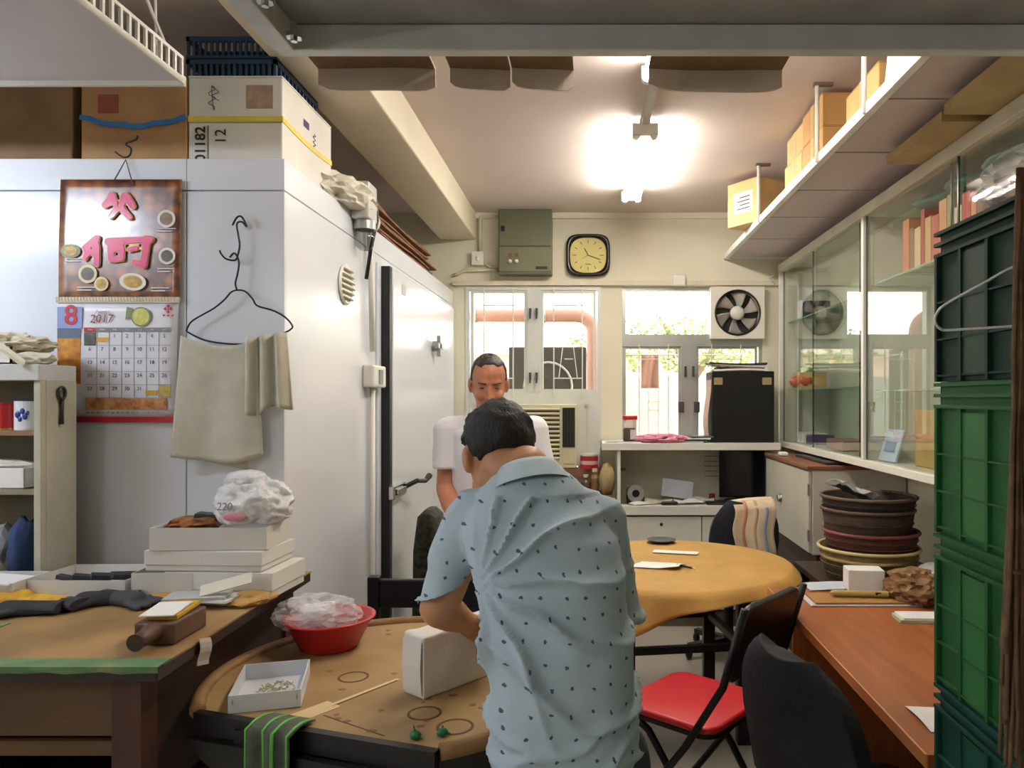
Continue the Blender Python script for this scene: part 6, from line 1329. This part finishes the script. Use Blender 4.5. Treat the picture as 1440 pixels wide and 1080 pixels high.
def shoe(root, x, y, m_):
    q = MB().loft([(V((x,y-.06,.045)),(.035,0,0),(0,0,.043)), (V((x,y,.05)),(.038,0,0),(0,0,.05)), (V((x,y+.08,.036)),(.043,0,0),(0,0,.034)), (V((x,y+.17,.024)),(.03,0,0),(0,0,.022))], 16); q.v = [V((v.x,v.y,max(.001,v.z))) for v in q.v]
    q.build('shoe', m_, root, smooth=True, world=True)
for s in (-1, 1): shoe(man, -.03+s*.09, 1.425, black)

# ---- man in the white shirt, facing the camera
hc2 = V((-.438,3.30,1.565)); T2 = Matrix.Translation(hc2) @ frame(V((.16,-.93,-.34))).to_4x4()
b = MB(); head_shapes(b, T2, 1.04)
b.cap(V((-.44,3.35,1.40)), T2 @ V((0,-.02,-.05)), .058, .055)
b.loft([(V((-.43,3.36,.85)),(.15,0,0),(0,.1,0)), (V((-.43,3.36,1.0)),(.15,0,0),(0,.10,0)), (V((-.43,3.36,1.2)),(.165,0,0),(0,.105,0)), (V((-.435,3.36,1.31)),(.14,0,0),(0,.08,0)), (V((-.438,3.355,1.39)),(.075,0,0),(0,.055,0)), (V((-.44,3.355,1.44)),(.055,0,0),(0,.05,0))])
def arm(sx, el, wr, sh):
    b.cap(V((-.438+sx*.10,3.355,1.34)), sh+V((0,0,-.015)), .036, .04); b.cap(sh+V((0,0,-.015)), el, .042, .042); b.cap(el, el.lerp(wr,.4), .043, .04); b.cap(el.lerp(wr,.4), wr, .04, .028)
shL, elL, wrL = V((-.625,3.345,1.355)), V((-.632,3.33,1.10)), V((-.545,3.12,.97))
shR, elR, wrR = V((-.245,3.345,1.355)), V((-.20,3.33,1.10)), V((-.29,3.12,.97))
arm(-1, elL, wrL, shL); arm(1, elR, wrR, shR)
hand(b, wrL+V((.01,-.02,-.01)), V((.45,-.7,-.45)), V((.5,.0,-.85)), 1, (20,30,20)); hand(b, wrR+V((-.01,-.02,-.01)), V((-.45,-.7,-.45)), V((-.5,.0,-.85)), -1, (20,30,20))
for s in (-1, 1):
    hp_ = V((-.43+s*.08,3.36,.88)); kn = V((-.43+s*.09,3.34,.48)); an = V((-.43+s*.095,3.37,.09)); b.cap(hp_, kn, .08, .058); b.cap(kn, an, .055, .035); b.cap(an+V((0,.02,-.04)), an+V((s*.02,-.14,-.06)), .035, .03)
m2 = person('person', 'man in a white short-sleeved shirt standing behind the work table', b, skin2)
def keepw(L, d):
    if L.z < -.01+.02*(L.y > 0): return False
    if L.y > .04: return L.z > .095 and False
    if L.y > .0 and L.z < .055 and abs(d.x) > .5: return L.y < .025 and L.z > .0
    if L.y > -.01 and abs(d.x) < .45: return L.z > .1 and L.y < .045
    return True
def keepw2(L, d):
    hl = .088-.35*max(0, -L.y) if abs(L.x) < .055 else .0
    if L.y > .058: return False
    if L.y > .022 and L.z < .082: return False
    if L.y > -.02 and L.z < .012: return False
    if L.y <= -.02 and L.z < -.06: return False
    return True
hair_cap(T2, 1.04, keepw2, r=(.0765,.0965,.089), c=(0,-.009,.036), seed=9, amp=.003, th=.012).build('hair', hairg, m2, smooth=True, world=True)
dk_ = M('eye_dark', '#1c1410', .3)
for s in (-1, 1):
    MB().ell(T2 @ V((s*.031,.082,.006)), (.011,.006,.0035), T2.to_3x3()).build('eye', dk_, m2, smooth=True, world=True)
    MB().cap(T2 @ V((s*.018,.093,.027)), T2 @ V((s*.047,.081,.029)), .0035, .0025, 8).build('eyebrow', hairg, m2, smooth=True, world=True)
MB().cap(T2 @ V((-.018,.0945,-.068)), T2 @ V((.018,.0945,-.068)), .0022, .0022, 8).build('lip_line', M('lip_dark', '#7a4438', .5), m2, smooth=True, world=True)
sb = MB().loft([(V((-.43,3.36,.99)),(.178,0,0),(0,.125,0)), (V((-.43,3.36,1.1)),(.175,0,0),(0,.125,0)), (V((-.43,3.36,1.25)),(.185,0,0),(0,.125,0)), (V((-.435,3.36,1.35)),(.185,0,0),(0,.11,0)), (V((-.438,3.355,1.41)),(.12,0,0),(0,.08,0)), (V((-.44,3.35,1.445)),(.07,0,0),(0,.066,0))], 32, .85)
for sh, el in ((shL, elL), (shR, elR)):
    sb.cap(V((-.435,3.355,1.36)).lerp(sh,.6), sh, .066, .068); d = (el-sh).normalized(); sb.loft([(sh,(.066,0,0),(0,.068,0)), (sh.lerp(el,.6),(.066,0,0),(0,.07,0)), (sh.lerp(el,.64),(.066,0,0),(0,.07,0))], 20)
r = remesh(sb, .007, 5)
for i, v in enumerate(r.v): r.v[i] = v+r.n[i]*(.006*noise.noise(V((v.x*8,v.y*8,v.z*5)))+.003*noise.noise(v*20))
wsm = M('white_shirt', '#e9e9f0', .75, var=.03, bump=.08, bscale=200)
r.build('shirt', wsm, m2, smooth=True, world=True)
col = MB(); n = 36; c0 = V((-.44,3.345,1.435))
for h_, ra in ((-.03,.088),(-.005,.082),(.022,.071),(.026,.066),(.015,.063)):
    for j in range(n): 
        t = 2*math.pi*j/n; col.v.append(c0+V((ra*math.cos(t), ra*.9*math.sin(t)-.0, h_-.025*max(0,-math.sin(t))**2)))
for i in range(4):
    for j in range(n):
        if abs(j-27) < 1: continue
        col.f.append((i*n+j, i*n+(j+1) % n, (i+1)*n+(j+1) % n, (i+1)*n+j))
col.build('collar', wsm, m2, smooth=True, world=True)
tr2 = MB()
for s in (-1, 1):
    hp_ = V((-.43+s*.078,3.36,.88)); kn = V((-.43+s*.09,3.34,.48)); an = V((-.43+s*.095,3.37,.06)); tr2.cap(hp_, kn, .09, .073); tr2.loft([(kn,(.073,0,0),(0,.075,0)), (an,(.06,0,0),(0,.065,0))], 18)
tr2.loft([(V((-.43,3.36,.86)),(.168,0,0),(0,.115,0)), (V((-.43,3.36,1.0)),(.168,0,0),(0,.115,0))], 24)
remesh(tr2, .009, 4).build('trousers', M('navy_trousers', '#1f2638', .85, var=.1), m2, smooth=True, world=True)
MB().lathe([(.17,.99),(.172,.99),(.172,1.02),(.17,1.02),(.17,.99)], 32, (-.43,3.36,0), 1, .69).build('belt', black, m2, world=True)
for s in (-1, 1):
    q = MB().loft([(V((-.43+s*.095,3.42,.045)),(.037,0,0),(0,0,.043)), (V((-.43+s*.095,3.36,.05)),(.04,0,0),(0,0,.05)), (V((-.43+s*.1,3.27,.036)),(.045,0,0),(0,0,.034)), (V((-.43+s*.1,3.18,.024)),(.03,0,0),(0,0,.022))], 16); q.v = [V((v.x,v.y,max(.001,v.z))) for v in q.v]; q.build('shoe', black, m2, smooth=True, world=True)
